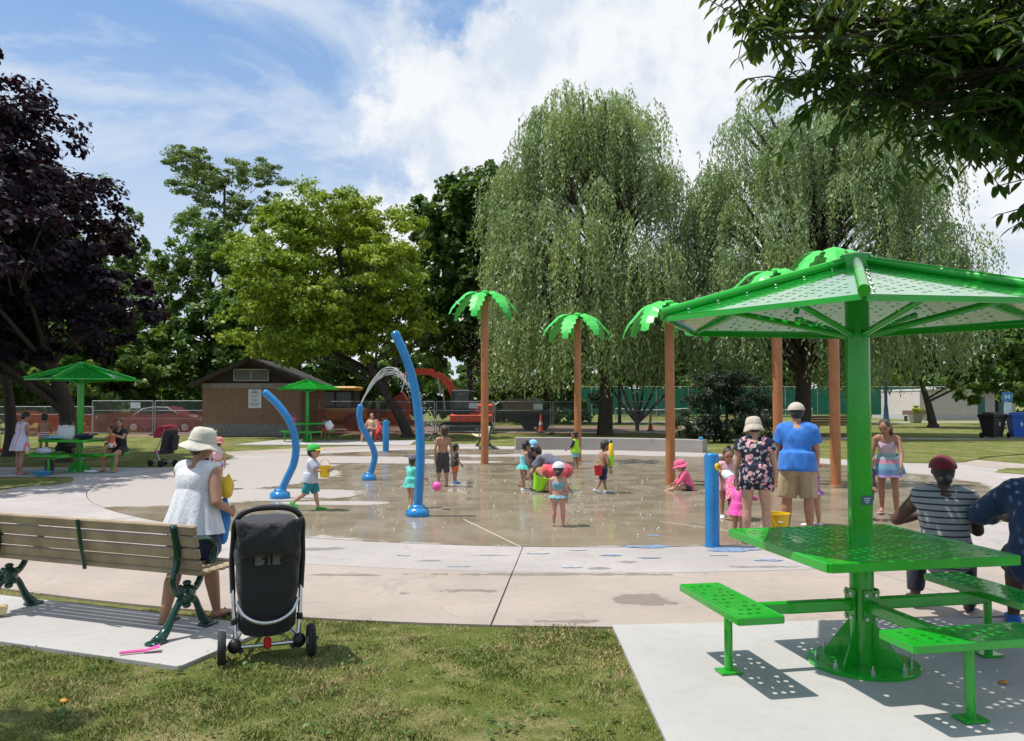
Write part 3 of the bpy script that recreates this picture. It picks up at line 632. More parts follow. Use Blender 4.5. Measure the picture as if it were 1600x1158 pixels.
# ------------------------------------------------------------------ jogging stroller
def stroller():
    t = thing('stroller', 'black three-wheeled stroller parked on the near lawn beside the bench', 'stroller', (-1.63, 5.37, -.02), R(20))
    def wheel(x, y, r, w):
        p = thing_part('wheel', t, (x, y, r)); Rm = Matrix.Rotation(R(90), 3, 'Y')
        tr = MB().lathe([(r * .72, -w * .42), (r * .9, -w * .5), (r, -w * .28), (r, w * .28), (r * .9, w * .5), (r * .72, w * .42)], 28, M=Rm).build('tyre', M_rub, p, True, 50)
        rm = MB().lathe([(.02, -w * .55), (.03, -w * .35), (r * .70, -w * .25), (r * .73, -w * .4), (r * .73, w * .4), (r * .70, w * .25), (.03, w * .35), (.02, w * .55)], 24, M=Rm).build('rim', plain('grey_rim', (.35, .35, .36), .4), p, True)
        MB().lathe([(r * 1.012, -w * .06), (r * 1.016, w * .06)], 28, M=Rm).build('tread', plain('tread_dark', (.012, .012, .012), .9), p)
    wheel(-.285, 0, .108, .052); wheel(.285, 0, .108, .052); wheel(0, .74, .10, .05)
    MB().tube([(-.24, 0, .105), (.24, 0, .105)], .013, 10).build('axle', M_alu, t, True)
    MB().tube([(-.20, .045, .085), (.20, .045, .085)], .008, 8).build('brake_rod', M_alu, t, True)
    for s in (-1, 1):
        MB().tube([(s * .205, .0, .10), (s * .235, .03, .30), (s * .25, .07, .50)], .0155, 12).build('frame_tube', M_alu, t, True)
        MB().tube([(s * .20, .03, .13), (s * .12, .42, .17), (s * .035, .74, .12)], .014, 10).build('chassis_tube', M_alu, t, True)
        m = MB(); m.ell((s * .205, .0, .115), (.045, .04, .05)); m.bar((s * .16, -.0, .07), (s * .215, 0, .16), .035, .03); m.build('axle_joint', M_black, t, True, 30); MB().box((s * .232, .028, .27), (.045, .05, .05), bev=.01).build('clamp', M_black, t)
        m = MB(); m.tube([(s * .25, .07, .45), (s * .262, .07, .66), (s * .25, .0, .86)], [.022, .021, .02], 10); m.build('side_sleeve', M_fab, t, True)
        MB().box((s * .165, -.02, .42), (.022, .02, .08), Matrix.Rotation(s * R(10), 3, 'Y'), .006).build('recline_strap', M_red, t)
    MB().tube(smooth_path([(-.252, 0, .82), (-.245, -.05, .92), (-.19, -.075, .99), (-.09, -.085, 1.02), (.09, -.085, 1.02), (.19, -.075, .99), (.245, -.05, .92), (.252, 0, .82)], 5), .0195, 12).build('handlebar', M_black, t, True)
    MB().tube(smooth_path([(-.225, 0, .40), (-.17, -.045, .32), (-.06, -.07, .272), (.06, -.07, .272), (.17, -.045, .32), (.225, 0, .40)], 5), .0135, 10).build('basket_bar', M_alu, t, True)
    MB().box((.0, -.012, .12), (.05, .05, .075), bev=.012).build('brake_pedal', M_red, t)
    # seat shell with hood: rounded sections stacked upward, wrinkled
    def shell(secs, name, fold, seed):
        n = 36; V = []; r = random.Random(seed); ph = [r.uniform(0, 6) for _ in range(6)]
        for i, (z, w, d, y) in enumerate(secs):
            for k in range(n):
                a = 2 * math.pi * k / n; c, s = math.cos(a), math.sin(a); e = .62
                X = w * math.copysign(abs(c) ** e, c); Y = d * math.copysign(abs(s) ** e, s)
                f = fold * (math.sin(9 * a + z * 17 + ph[0]) * math.sin(z * 23 + ph[1] + 2 * c) + .7 * math.sin(31 * z + 5 * c * 2 + ph[2]))
                V.append((X * (1 + f * .6), y + Y * (1 + f) - abs(f) * .03 * (s < 0), z + f * .05))
        F = [(i * n + k, i * n + (k + 1) % n, i * n + n + (k + 1) % n, i * n + n + k) for i in range(len(secs) - 1) for k in range(n)] + [tuple(range(n - 1, -1, -1)), tuple(range((len(secs) - 1) * n, len(secs) * n))]
        return MB().add(V, F).build(name, M_fab, t, True, 70)
    lerp = lambda a, b, k: a + (b - a) * k
    secs = []
    key = [(.30, .175, .07, .03), (.36, .205, .085, .03), (.46, .222, .10, .03), (.58, .232, .11, .03), (.70, .242, .13, .035), (.80, .246, .17, .06), (.87, .238, .20, .10), (.915, .215, .19, .13), (.93, .17, .15, .15)]
    for i in range(len(key) - 1):
        for k in range(4): secs.append(tuple(lerp(key[i][j], key[i + 1][j], k / 4) for j in range(4)))
    shell(secs + [key[-1]], 'seat_back', .035, 3)
    key = [(.145, .10, .05, .10), (.165, .16, .09, .11), (.21, .20, .12, .11), (.28, .215, .14, .11), (.36, .215, .14, .12), (.40, .20, .13, .13)]; secs = []
    for i in range(len(key) - 1):
        for k in range(3): secs.append(tuple(lerp(key[i][j], key[i + 1][j], k / 3) for j in range(4)))
    shell(secs + [key[-1]], 'basket', .03, 5)
    fl = MB(); n = 15                                      # loose flap gathered below the handle
    for j in range(9):
        for i in range(n):
            u = i / (n - 1) * 2 - 1; v = j / 8; fl.v.append((u * (.244 - .004 * j), -.155 + .05 * u * u + .012 * math.sin(u * 9 + v * 5) * math.sin(v * 7) - .02 * math.sin(v * 3), .925 - v * .20 + .035 * (u * u) * (1 - v) - .02 * abs(u) * v + .006 * math.sin(13 * u)))
    for j in range(8):
        for i in range(n - 1): a = j * n + i; fl.f.append((a, a + n, a + n + 1, a + 1))
    o = fl.build('flap', M_fab, t, True, 80); md = o.modifiers.new('thick', 'SOLIDIFY'); md.thickness = .008
    lab = MB(); r = random.Random(2)                       # small blocks of pale print on the seat back
    for bx, bw in ((-.065, .07), (.0, .012), (.06, .07)):
        for k in range(8):
            w = bw * r.uniform(.7, 1); lab.box((bx - (bw - w) / 2, -.108, .715 - k * .0085), (w, .003, .0045))
    lab.build('printed_label', plain('grey_print', (.22, .21, .19), .8), t)
    for o in t.children:                                   # the seat unit is narrower than the wheel track
        if o.name.split('.')[0] in ('seat_back', 'flap', 'handlebar', 'side_sleeve', 'basket', 'basket_bar', 'frame_tube', 'recline_strap', 'clamp', 'printed_label'):
            for v in o.data.vertices: v.co.x *= .88 if v.co.z > .35 else .88 + .12 * (.35 - v.co.z) / .35
    return t
stroller()
def red_stroller():
    t = thing('stroller', 'red-hooded umbrella stroller on the grass by the left picnic table', 'stroller', (-9.0, 20.9, .012), R(55))
    mr = cloth('coral_red_fabric', (.72, .06, .09)); mk = M_fab
    for x in (-.2, .2):
        for y in (0, .48):
            p = thing_part('wheel', t, (x, y, .085)); Rm = Matrix.Rotation(R(90), 3, 'Y')
            for dx in (-.022, .022): MB().lathe([(.085, -.012), (.085, .012)], 18, (dx, 0, 0), Rm).build('tyre', M_rub, p)
        MB().tube([(x, .48, .10), (x, .22, .42), (x, -.05, .80), (x, -.16, 1.02)], .012, 8).build('frame_tube', M_alu, t, True)
        MB().tube([(x, 0, .10), (x, .2, .40), (x, .30, .46)], .012, 8).build('frame_tube', M_alu, t, True)
        MB().tube([(x, -.16, 1.02), (x, -.25, 1.03)], .018, 8).build('handle', M_black, t, True)
    MB().tube([(-.2, 0, .12), (.2, .45, .14)], .01, 8).build('cross_bar', M_alu, t); MB().tube([(.2, 0, .12), (-.2, .45, .14)], .01, 8).build('cross_bar', M_alu, t)
    m = MB(); a = [(.30, .36), (.10, .36), (-.04, .78), (-.10, .95)]
    for i, (y, z) in enumerate(a): m.v += [(-.19, y, z), (.19, y, z), (-.19, y - .05, z - .03), (.19, y - .05, z - .03)]
    for i in range(3): b = i * 4; m.f += [(b, b + 1, b + 5, b + 4), (b + 2, b + 6, b + 7, b + 3), (b, b + 4, b + 6, b + 2), (b + 1, b + 3, b + 7, b + 5)]
    m.f += [(0, 2, 3, 1), (12, 13, 15, 14)]; m.build('seat', mk, t)
    m = MB(); n = 9
    for i in range(n):
        an = R(-25 + 120 * i / (n - 1)); rr = .31
        for k in range(7): u = (k - 3) / 3; m.v.append((.21 * u, .02 + rr * math.sin(an) * 1.05, .78 + rr * math.cos(an) * (1 - .14 * u * u) + .012 * math.sin(i * 2.1)))
    for i in range(n - 1):
        for k in range(6): b = i * 7 + k; m.f.append((b, b + 1, b + 8, b + 7))
    o = m.build('hood', mr, t, True, 60); s = o.modifiers.new('thick', 'SOLIDIFY'); s.thickness = .012
    MB().ell((0, .40, .36), (.17, .14, .05)).build('foot_rest', mr, t, True)
    MB().box((.12, -.1, .62), (.20, .12, .42), Matrix.Rotation(R(14), 3, 'X'), .03).build('hanging_bag', mk, t)
red_stroller()
def adirondack():
    t = thing('lounge_chair', 'red slatted lounge chair holding the shirtless man on the far pad', 'chair', (-6.02, 34.0, .015), R(170))
    m = plain('red_chair_paint', (.62, .05, .07), .5, .08)
    for k in range(7):
        u = k - 3; h = .82 - .035 * u * u; x0 = u * .075; x1 = u * .098
        MB().bar((x0, -.22, .30), (x1, -.22 - .40 * h, .30 + h * .80), .075, .02, up=(0, 1, .5)).build('back_slat', m, t)
    for k in range(6): MB().box((0, -.2 + k * .10, .30 + k * .018), (.52, .085, .022), Matrix.Rotation(R(10), 3, 'X')).build('seat_slat', m, t)
    for s in (-1, 1):
        MB().box((s * .35, .0, .56), (.14, .74, .024), bev=.01).build('armrest', m, t)
        MB().box((s * .31, .30, .275), (.03, .10, .55)).build('leg', m, t); MB().bar((s * .29, -.55, .02), (s * .29, .32, .36), .03, .11).build('side_rail', m, t)
        MB().box((s * .31, -.36, .275), (.03, .08, .55)).build('leg', m, t)
adirondack()
# ------------------------------------------------------------------ trees
NR = np.random.default_rng(11)
def leaf_cloud(P, N, size, aspect, jit, fold=.25, droop=0.0):
    """P centres (n,3), N preferred normals; returns quads (each leaf a folded diamond-like card)"""
    n = len(P); nr = NR
    nn = N + nr.normal(0, jit, (n, 3)); nn /= np.linalg.norm(nn, axis=1, keepdims=True) + 1e-9
    t = nr.normal(0, 1, (n, 3)); t[:, 2] -= droop; t -= nn * np.sum(t * nn, 1, keepdims=True); t /= np.linalg.norm(t, axis=1, keepdims=True) + 1e-9
    b = np.cross(nn, t); s = size * nr.uniform(.6, 1.35, (n, 1)); w = s * aspect
    V = np.zeros((n, 4, 3)); V[:, 0] = P - t * s * .5; V[:, 2] = P + t * s * .5; V[:, 1] = P + b * w * .5 + nn * s * fold * .3 + t * s * .05; V[:, 3] = P - b * w * .5 + nn * s * fold * .3 + t * s * .05
    return V.reshape(-1, 3), np.arange(n * 4).reshape(n, 4)
def crown_points(clumps, n, shell=.55):
    """clumps: (x,y,z,rx,ry,rz); many small sub-clusters give light and dark masses with gaps"""
    vol = np.array([c[3] * c[4] * c[5] for c in clumps]) ** .67; vol /= vol.sum(); P = []; N = []
    for c, v in zip(clumps, vol):
        k = int(n * v); sub = max(7, int(k / 75)); r = np.array(c[3:6]); ce = np.array(c[:3])
        d = NR.normal(0, 1, (sub, 3)); d /= np.linalg.norm(d, axis=1, keepdims=True); rad = NR.uniform(shell, 1.0, (sub, 1)) ** .7
        S = d * rad; sr = NR.uniform(.17, .36, sub)
        idx = NR.integers(0, sub, k); off = NR.normal(0, 1, (k, 3)); off /= np.linalg.norm(off, axis=1, keepdims=True); off *= NR.uniform(0, 1, (k, 1)) ** .5
        off[:, 2] *= .85
        q = S[idx] + off * sr[idx][:, None]; P.append(ce + q * r)
        nn = off * .7 + d[idx] * .5 + np.array([0, 0, .6]); N.append(nn)
    return np.concatenate(P), np.concatenate(N)
def limb(m, a, b, r0, r1, sag=.0, seed=0, n=4):
    rr = random.Random(seed); a = Vector(a); b = Vector(b); mid = a.lerp(b, .5) + Vector((rr.uniform(-.1, .1), rr.uniform(-.1, .1), rr.uniform(0, .14) + sag)) * (b - a).length
    P = smooth_path([a, mid, b], n); m.tube(P, [r0 + (r1 - r0) * i / (len(P) - 1) for i in range(len(P))], 6)
def tree(name, label, base, top, r0, clumps, nleaf, lsize, aspect, mleaf, mbark, jit=.5, lean=None, group=None, shell=.55, droop=0.0, extra=None, cat='tree', twigs=2):
    t = thing(name, label, cat, base, 0, group); b = Vector(base); m = MB(); seed = int(abs(base[0] * 31 + base[1] * 17))
    path = [(0, 0, -.1), (0, 0, .05)] + [tuple(Vector(p) - b) for p in (lean or [])] + [tuple(Vector(top) - b)]
    P = smooth_path(path, 7); L = len(P)
    m.tube(P, [r0 * (1.35 if i < 3 else 1.0) * (1 - .78 * i / (L - 1)) for i in range(L)], 14)
    rr = random.Random(seed)
    for i, c in enumerate(clumps):
        q = Vector(c[:3]) - b; best = min(range(L // 3, L), key=lambda k: abs(P[k].z - (q.z - .45 * (Vector((q.x, q.y)) - Vector((P[k].x, P[k].y))).length)))
        s = r0 * max(.14, .55 * (1 - best / L)); limb(m, P[best], q, s, s * .25, seed=i + seed)
        for k in range(twigs): limb(m, P[best].lerp(q, .6), q + Vector((rr.uniform(-.8, .8) * c[3], rr.uniform(-.8, .8) * c[4], rr.uniform(-.3, .8) * c[5])), s * .45, s * .1, seed=i * 7 + k)
    if extra: extra(m)
    m.build('trunk', mbark, t, True, 80)
    Pn, Nn = crown_points(clumps, nleaf, shell); V, F = leaf_cloud(Pn - np.array(base), Nn, lsize, aspect, jit, droop=droop)
    npmesh('crown', V, F, mleaf, t); return t
def auto_clumps(c, r, n, size, seed, lo=-.75):
    """clumps spread over an ellipsoid crown"""
    g = random.Random(seed); out = []
    for i in range(n):
        z = lo + (1 - lo) * (i + .5) / n; a = i * 2.399 + g.uniform(-.5, .5); q = math.sqrt(max(0, 1 - z * z)) * g.uniform(.55, .95); s = size * g.uniform(.75, 1.25)
        out.append((c[0] + r[0] * q * math.cos(a), c[1] + r[1] * q * math.sin(a), c[2] + r[2] * z * .88, s * r[0], s * r[1], s * r[2] * .8))
    return out
B_dark = barkmat('dark_bark', (.055, .042, .034)); B_grey = barkmat('grey_brown_bark', (.085, .068, .052)); B_wil = barkmat('willow_bark', (.075, .055, .042))
L_purple = leafmat('purple_maple_leaf', (.007, .006, .014), (.016, .012, .024), (.022, .013, .022), .55, .12, .15)
L_yel = leafmat('yellow_green_leaf', (.13, .235, .016), (.29, .40, .035), (.38, .46, .045), .5, .40)
L_dark = leafmat('dark_maple_leaf', (.028, .085, .012), (.07, .16, .022), (.09, .18, .025), .42, .28)
L_loc = leafmat('locust_leaf', (.11, .17, .055), (.20, .27, .095), (.15, .22, .07), .55, .40)
L_mid = leafmat('mid_green_leaf', (.060, .135, .026), (.13, .23, .045), (.16, .26, .05), .5, .38)
L_wil = leafmat('willow_leaf', (.21, .30, .125), (.39, .50, .26), (.36, .44, .165), .45, .38)
L_wil2 = leafmat('grey_willow_leaf', (.19, .275, .125), (.36, .47, .26), (.31, .40, .165), .45, .38)
L_con = leafmat('conifer_leaf', (.006, .018, .007), (.016, .036, .013), None, .6, .1)
L_bright = leafmat('sunny_leaf', (.10, .19, .02), (.21, .33, .04), (.25, .36, .05), .5, .4)
L_ash = leafmat('ash_leaf', (.018, .052, .008), (.045, .105, .015), None, .4, .30)

# purple-leaved maple on the left
cl = auto_clumps((-15.6, 21.4, 6.2), (3.6, 4.6, 4.0), 26, .44, 3, -.8) + [(-15.4, 21.5, 10.6, 1.5, 2.0, 1.3), (-14.8, 21, 11.6, 1.0, 1.4, .9), (-13.9, 20.6, 9.0, 1.3, 1.8, 1.1), (-11.9, 21, 4.9, 1.5, 2, 1.1), (-10.6, 21.2, 4.6, 1.3, 1.6, .8), (-9.9, 21.0, 4.2, .7, 1.0, .5), (-12.3, 20.5, 6.6, 1.4, 2.0, 1.1), (-11.4, 20.8, 5.7, 1.2, 1.6, .8), (-11.2, 17.2, 5.4, 1.3, 2.2, 1.0), (-12, 18, 5.2, 1.5, 2, 1.2), (-12.6, 15.5, 6.8, 1.8, 2, 1.2), (-12.4, 14.2, 6.2, 1.6, 1.6, .9), (-12.6, 21.2, 3.5, 1.4, 1.6, .7), (-14.3, 21.6, 3.3, 1.5, 1.6, .8), (-16.2, 22, 3.4, 1.6, 1.6, .8), (-11.2, 21.2, 3.6, 1.0, 1.2, .5)]
tree('maple_tree', 'dark purple-leaved maple towering over the left picnic table', (-12.5, 22.6, 0), (-14.0, 21, 9.5), .34, cl, 68000, .17, .85, L_purple, B_dark, .55, [(-12.6, 22.5, 1.6), (-13.2, 22, 4)])
tree('maple_tree', 'second purple-leaved maple trunk beside the person in the towel', (-15.6, 24.8, 0), (-17.6, 25.5, 9), .30, auto_clumps((-19, 26, 7), (4.2, 4, 4.6), 14, .40, 8), 22000, .19, .85, L_purple, B_dark, .55, [(-15.7, 24.8, 2)])
# tall feathery locust
cl = auto_clumps((-21.0, 55, 8.4), (4.3, 4, 5.4), 26, .42, 5, -.9)
tree('locust_tree', 'dense grey-green tree behind the brick hut, taller than the fence', (-20.5, 55, 0), (-21, 55, 11), .42, cl, 38000, .29, .55, L_mid, B_grey, 1.0, group=None)
cl = [(-22.5 + 3.3 * math.cos(i * 1.1), 62 + 2 * math.sin(i * 2.3), 18.4 + 2.0 * math.sin(i * .9 + .4), 2.0, 1.8, 1.15) for i in range(11)] + [(-24.6, 61, 15.6, 1.8, 1.6, 1.0), (-20.2, 61, 16, 1.8, 1.6, 1.0), (-23, 61, 13, 2, 2, 1.3)]
tree('locust_tree', 'tallest feathery tree with open crown rising against the clouds', (-22.6, 62, 0), (-22.6, 62, 19.4), .36, cl, 17000, .27, .45, L_loc, B_grey, .8, shell=.2)
for i, (x, y, z, rx, rz, nl, lab, mt) in enumerate(((-27.5, 50, 6.0, 4.2, 5.6, 20000, 'pale green tree right behind the purple maple', L_loc), (-33, 48, 6.5, 5, 6, 16000, 'broad green tree far left behind the purple maples', L_mid),
        (-16.5, 52, 4.6, 4.2, 4.6, 17000, 'low dark tree close behind the brick hut roof', L_dark), (-24, 47, 3.4, 3.6, 3.2, 14000, 'bushy green tree behind the parked car', L_mid), (-10.5, 60, 6, 5, 6, 15000, 'dark tree behind the yellow-green tree', L_dark), (2.5, 63, 5.5, 5, 5.2, 15000, 'dark tree behind the nearer willow', L_dark), (-31, 60, 8.5, 4, 8, 14000, 'tall pale tree at the back, left of the locusts', L_loc))):
    tree('background_tree', lab, (x, y, 0), (x + .4, y, z + rz * .4), .26, auto_clumps((x, y, z), (rx, rx * .9, rz), 18, .50, 20 + i, -.9), int(nl * 1.1), .38, .7, mt, B_dark, .6)
# yellow-green tree leaning out of the lawn
cl = auto_clumps((-8.9, 38.5, 7.3), (5.1, 4.2, 4.1), 34, .38, 9, -.8) + [(-4.9, 37.5, 5.6, 1.4, 1.5, .9), (-4.2, 37.2, 5.0, .8, 1.0, .5), (-12.7, 38, 8.8, 1.6, 1.6, 1.1), (-7.6, 38, 10.9, 1.4, 1.4, .9), (-10.9, 38, 10.4, 1.3, 1.3, .8), (-5.2, 38.4, 9.6, 1.4, 1.4, 1.0), (-9.8, 35.6, 4.4, 1.6, 1.2, 1.0)]
def fork(m): limb(m, (-1.3, 0, 2.4), (.9, -.5, 5.0), .15, .05, seed=3); limb(m, (-.5, 0, 1.3), (-3.8, 0, 4.2), .17, .06, seed=5)
tree('yellow_green_tree', 'spreading yellow-green tree with a slanting trunk behind the red lounge chair', (-5.0, 38.6, 0), (-8.6, 38.5, 9.6), .33, cl, 62000, .24, .50, L_yel, B_dark, 1.0, [(-5.5, 38.6, 1.1), (-6.4, 38.6, 2.6), (-7.6, 38.5, 5)], extra=fork)
cl = auto_clumps((-2.2, 48.2, 9.4), (3.9, 3.2, 6.0), 30, .44, 14, -.85)
tree('maple_tree', 'dense dark green maple between the yellow-green tree and the willow', (-2.5, 47.6, 0), (-2.7, 48, 12), .36, cl, 46000, .33, .85, L_dark, B_dark, .7, [(-2.5, 47.6, 2)])
# right-hand side
tree('background_tree', 'dark tree with slanting trunk before the pale building', (28.0, 53, 0), (26.9, 53, 6.0), .36, auto_clumps((28.6, 53, 5.4), (4.0, 3, 2.3), 18, .46, 31, -.8) + [(32.0, 52.5, 3.9, 1.3, 1.2, .7), (31, 52.5, 3.3, .7, .7, .35)], 24000, .28, .7, L_dark, B_dark, .6, [(27.7, 53, 1.5), (27.3, 53, 3)])
for i, (x, y, z, rx, rz, mt, lab) in enumerate(((8.5, 63, 7.4, 4.6, 4.0, L_dark, 'dark tree behind the small multi-stemmed tree'), (16, 62, 7.2, 4.4, 3.8, L_dark, 'dark tree behind the dark conifer shrub'), (23, 64, 7.6, 4.6, 4.0, L_dark, 'dark tree behind the broad willow trunk'), (41, 62, 4.6, 3.0, 3.0, L_bright, 'sunlit bright green tree beyond the blue bin'), (47.5, 66, 5.2, 4, 3.8, L_mid, 'mid green tree at the far right beyond the bins'), (36.5, 60, 5.0, 2.6, 3.4, L_mid, 'rounded green tree right of the slanting trunk'), (30, 95, 5.4, 5, 4.2, L_dark, 'dark tree behind the tennis court screen'), (18, 98, 5.4, 5.5, 4.4, L_mid, 'wide tree behind the tennis court screen'), (44, 100, 6.4, 6, 5, L_bright, 'bright tree behind the pale building'))):
    tree('background_tree', lab, (x, y, 0), (x, y, z + rz * .3), .24, auto_clumps((x, y, z), (rx, rx, rz), 16, .5, 50 + i, -.85), 13000, .40, .7, mt, B_dark, .6)
# small multi-stemmed tree between willows
def stems(m):
    for i, (dx, h) in enumerate(((-1.7, 3.2), (-1.0, 3.6), (-.35, 3.8), (.45, 3.7), (1.2, 3.5), (2.3, 2.9))): m.tube(smooth_path([(0, 0, .5), (dx * .25, 0, 1.0), (dx * .75, .1, 2.2), (dx * 1.1, .1, h)], 5), [.12 - .006 * k for k in range(16)], 7)
tree('multi_stem_tree', 'small dark multi-stemmed tree fanning out beside the willow trunk', (7.3, 46.5, 0), (7.3, 46.5, 3.2), .20, auto_clumps((7.5, 46.5, 4.3), (2.9, 2, 1.3), 10, .42, 61), 8000, .24, .6, L_dark, B_dark, .6, extra=stems)

# weeping willows: arching limbs, each with a cascade of hanging strands
def willow(label, base, limbs, mat, nstr, seed, r0):
    t = thing('willow_tree', label, 'tree', base, 0, 'weeping willows behind the splash pad'); r = np.random.default_rng(seed); m = MB(); b = Vector(base)
    m.tube(smooth_path([(0, 0, -.1), (0, 0, .3), (.1, 0, 3), (.1, 0, 6.5), (0, 0, 11)], 5), [r0 * 1.35, r0 * 1.15] + [r0 * (1 - .04 * i) for i in range(19)], 16)
    VV = []; TT = []; LEN = []
    for i, (lx, ly, lz, rad, ln) in enumerate(limbs):
        e = Vector((lx, ly, lz)); st = Vector((.1, 0, max(3.0, min(11, lz * .55)))); limb(m, st, e, r0 * .32, .05, .05, seed + i)
        for s in range(nstr):
            a = r.uniform(0, 2 * np.pi); q = rad * np.sqrt(r.uniform(0, 1)); o = np.array([lx + q * np.cos(a), ly + q * np.sin(a), lz + r.normal(0, .30) + (rad - q) * .45])
            out = np.array([np.cos(a), np.sin(a), 0]) * r.uniform(.1, .75); L = ln * r.uniform(.45, 1.15); k = int(L / .104)
            u = (np.arange(k) / k)[:, None]; sway = r.normal(0, .10, 2)
            p = o + out * (1 - np.exp(-3 * u)) + np.array([0, 0, 1.0]) * (.35 * u * (1 - u) * 2 - L * u ** 1.25) + np.concatenate([sway * u * L * .35, np.zeros((k, 1))], 1) * 1.0 if False else o + out * (1 - np.exp(-3 * u)) + np.concatenate([np.full((k, 2), 0.0) + sway * u * L * .35, .5 * u * (1 - u) - L * u ** 1.2], 1)
            p = p[p[:, 2] > 1.9 + r.uniform(0, .7)]
            VV.append(p)
    P = np.concatenate(VV); n = len(P); P = P + r.normal(0, .045, (n, 3)); tl = r.normal(0, .62, (n, 3)); tl[:, 2] = -1; tl /= np.linalg.norm(tl, axis=1, keepdims=True)
    s = r.uniform(.15, .31, (n, 1)); a = r.uniform(0, 2 * np.pi, n); sd = np.stack([np.cos(a), np.sin(a), np.zeros(n)], 1); w = s * r.uniform(.12, .20, (n, 1)); V = np.zeros((n, 4, 3))
    V[:, 0] = P; V[:, 1] = P + tl * s * .45 + sd * w; V[:, 2] = P + tl * s; V[:, 3] = P + tl * s * .45 - sd * w
    m.build('trunk', B_wil, t, True, 80); npmesh('crown', V.reshape(-1, 3), np.arange(n * 4).reshape(n, 4), mat, t); return t
def willow_limbs(cx, rx, ry, zt, zl, n, seed, skew=0.0):
    g = random.Random(seed); out = []
    for i in range(n):
        f = (i + .5) / n; a = i * 2.39996 + g.uniform(-.3, .3); q = math.sqrt(f); z = zl + (zt - zl) * (1 - f ** 1.6) ** .75 + g.uniform(-1.7, 1.0)
        out.append((cx + rx * q * math.cos(a) + skew * (1 - f), ry * q * math.sin(a), z, g.uniform(.5, 1.1), g.uniform(2.4, 5.6)))
    for i in range(n // 2):
        a = i * 2.2 + g.uniform(-.3, .3); z = g.uniform(zl - 1.8, zl + 2.6); out.append((cx + rx * g.uniform(.45, .95) * math.cos(a), ry * g.uniform(.6, 1) * math.sin(a) - .5, z, g.uniform(.8, 1.4), g.uniform(2.6, 4.6)))
    return out
willow('weeping willow with thick trunk standing right behind the seat wall', (4.75, 40.8, 0), willow_limbs(-.7, 5.2, 4.3, 17.2, 7.2, 58, 4) + [(-5.3, 0, 13.2, .9, 3.2), (-5.6, -.5, 12.0, .7, 2.8), (-4.2, -3, 5.4, 1.2, 2.6), (-1.5, -4, 5.6, 1.3, 3.0)], L_wil, 46, 21, .46)
willow('broad grey-green weeping willow behind the couple', (14.4, 39.6, 0), willow_limbs(1.0, 6.9, 4.6, 17.0, 6.8, 72, 9, .8) + [(-4.7, -2, 6.6, 1.3, 4.0), (-3.6, -3, 6.0, 1.3, 3.6), (-4.9, 0, 12.4, .7, 3.6), (-5.2, 0, 10.6, 1.1, 4.2), (-5.3, -1, 8.6, 1.2, 4.4), (-4.2, 0, 13.4, 1.0, 3.6), (-2.0, -4, 8.0, 1.2, 3.6), (.6, -4.4, 7.6, 1.2, 3.8), (3.2, -4.3, 7.0, 1.3, 4.0)], L_wil2, 46, 33, .50)
# dense dark conifer shrub
cl = [(x, y, z, rx, 1.2, rz) for x, y, z, rx, rz in ((7.6, 33.2, .9, 1.1, .95), (8.9, 33, 1.3, 1.2, 1.3), (10.2, 33.2, 1.0, 1.1, 1.0), (8.4, 33.4, 2.2, 1.2, .9), (9.7, 33.4, 2.1, 1.1, .9), (9.0, 33.5, 2.8, .9, .6))]
tree('dark_shrub', 'almost black dense conifer shrub behind the children at the blue post', (9.0, 33.4, 0), (9, 33.4, 2.4), .14, cl, 17000, .17, .3, L_con, B_dark, .9, cat='shrub')
tree('leafy_tree', 'leafy tree beyond the near bench whose shade falls on the lawn', (-7.6, 3.4, 0), (-7, 3.6, 4.6), .2, [(-5.2, 3.95, 5.2, .8, .6, .6), (-6.0, 3.5, 5.9, 1.2, 1.1, .8), (-7.6, 3.6, 6.3, 1.4, 1.4, 1.0), (-5.0, 4.3, 5.5, .6, .35, .4), (-8.6, 3.0, 5.4, 1.2, 1.3, .9)], 6000, .13, .6, L_mid, B_dark, .6)

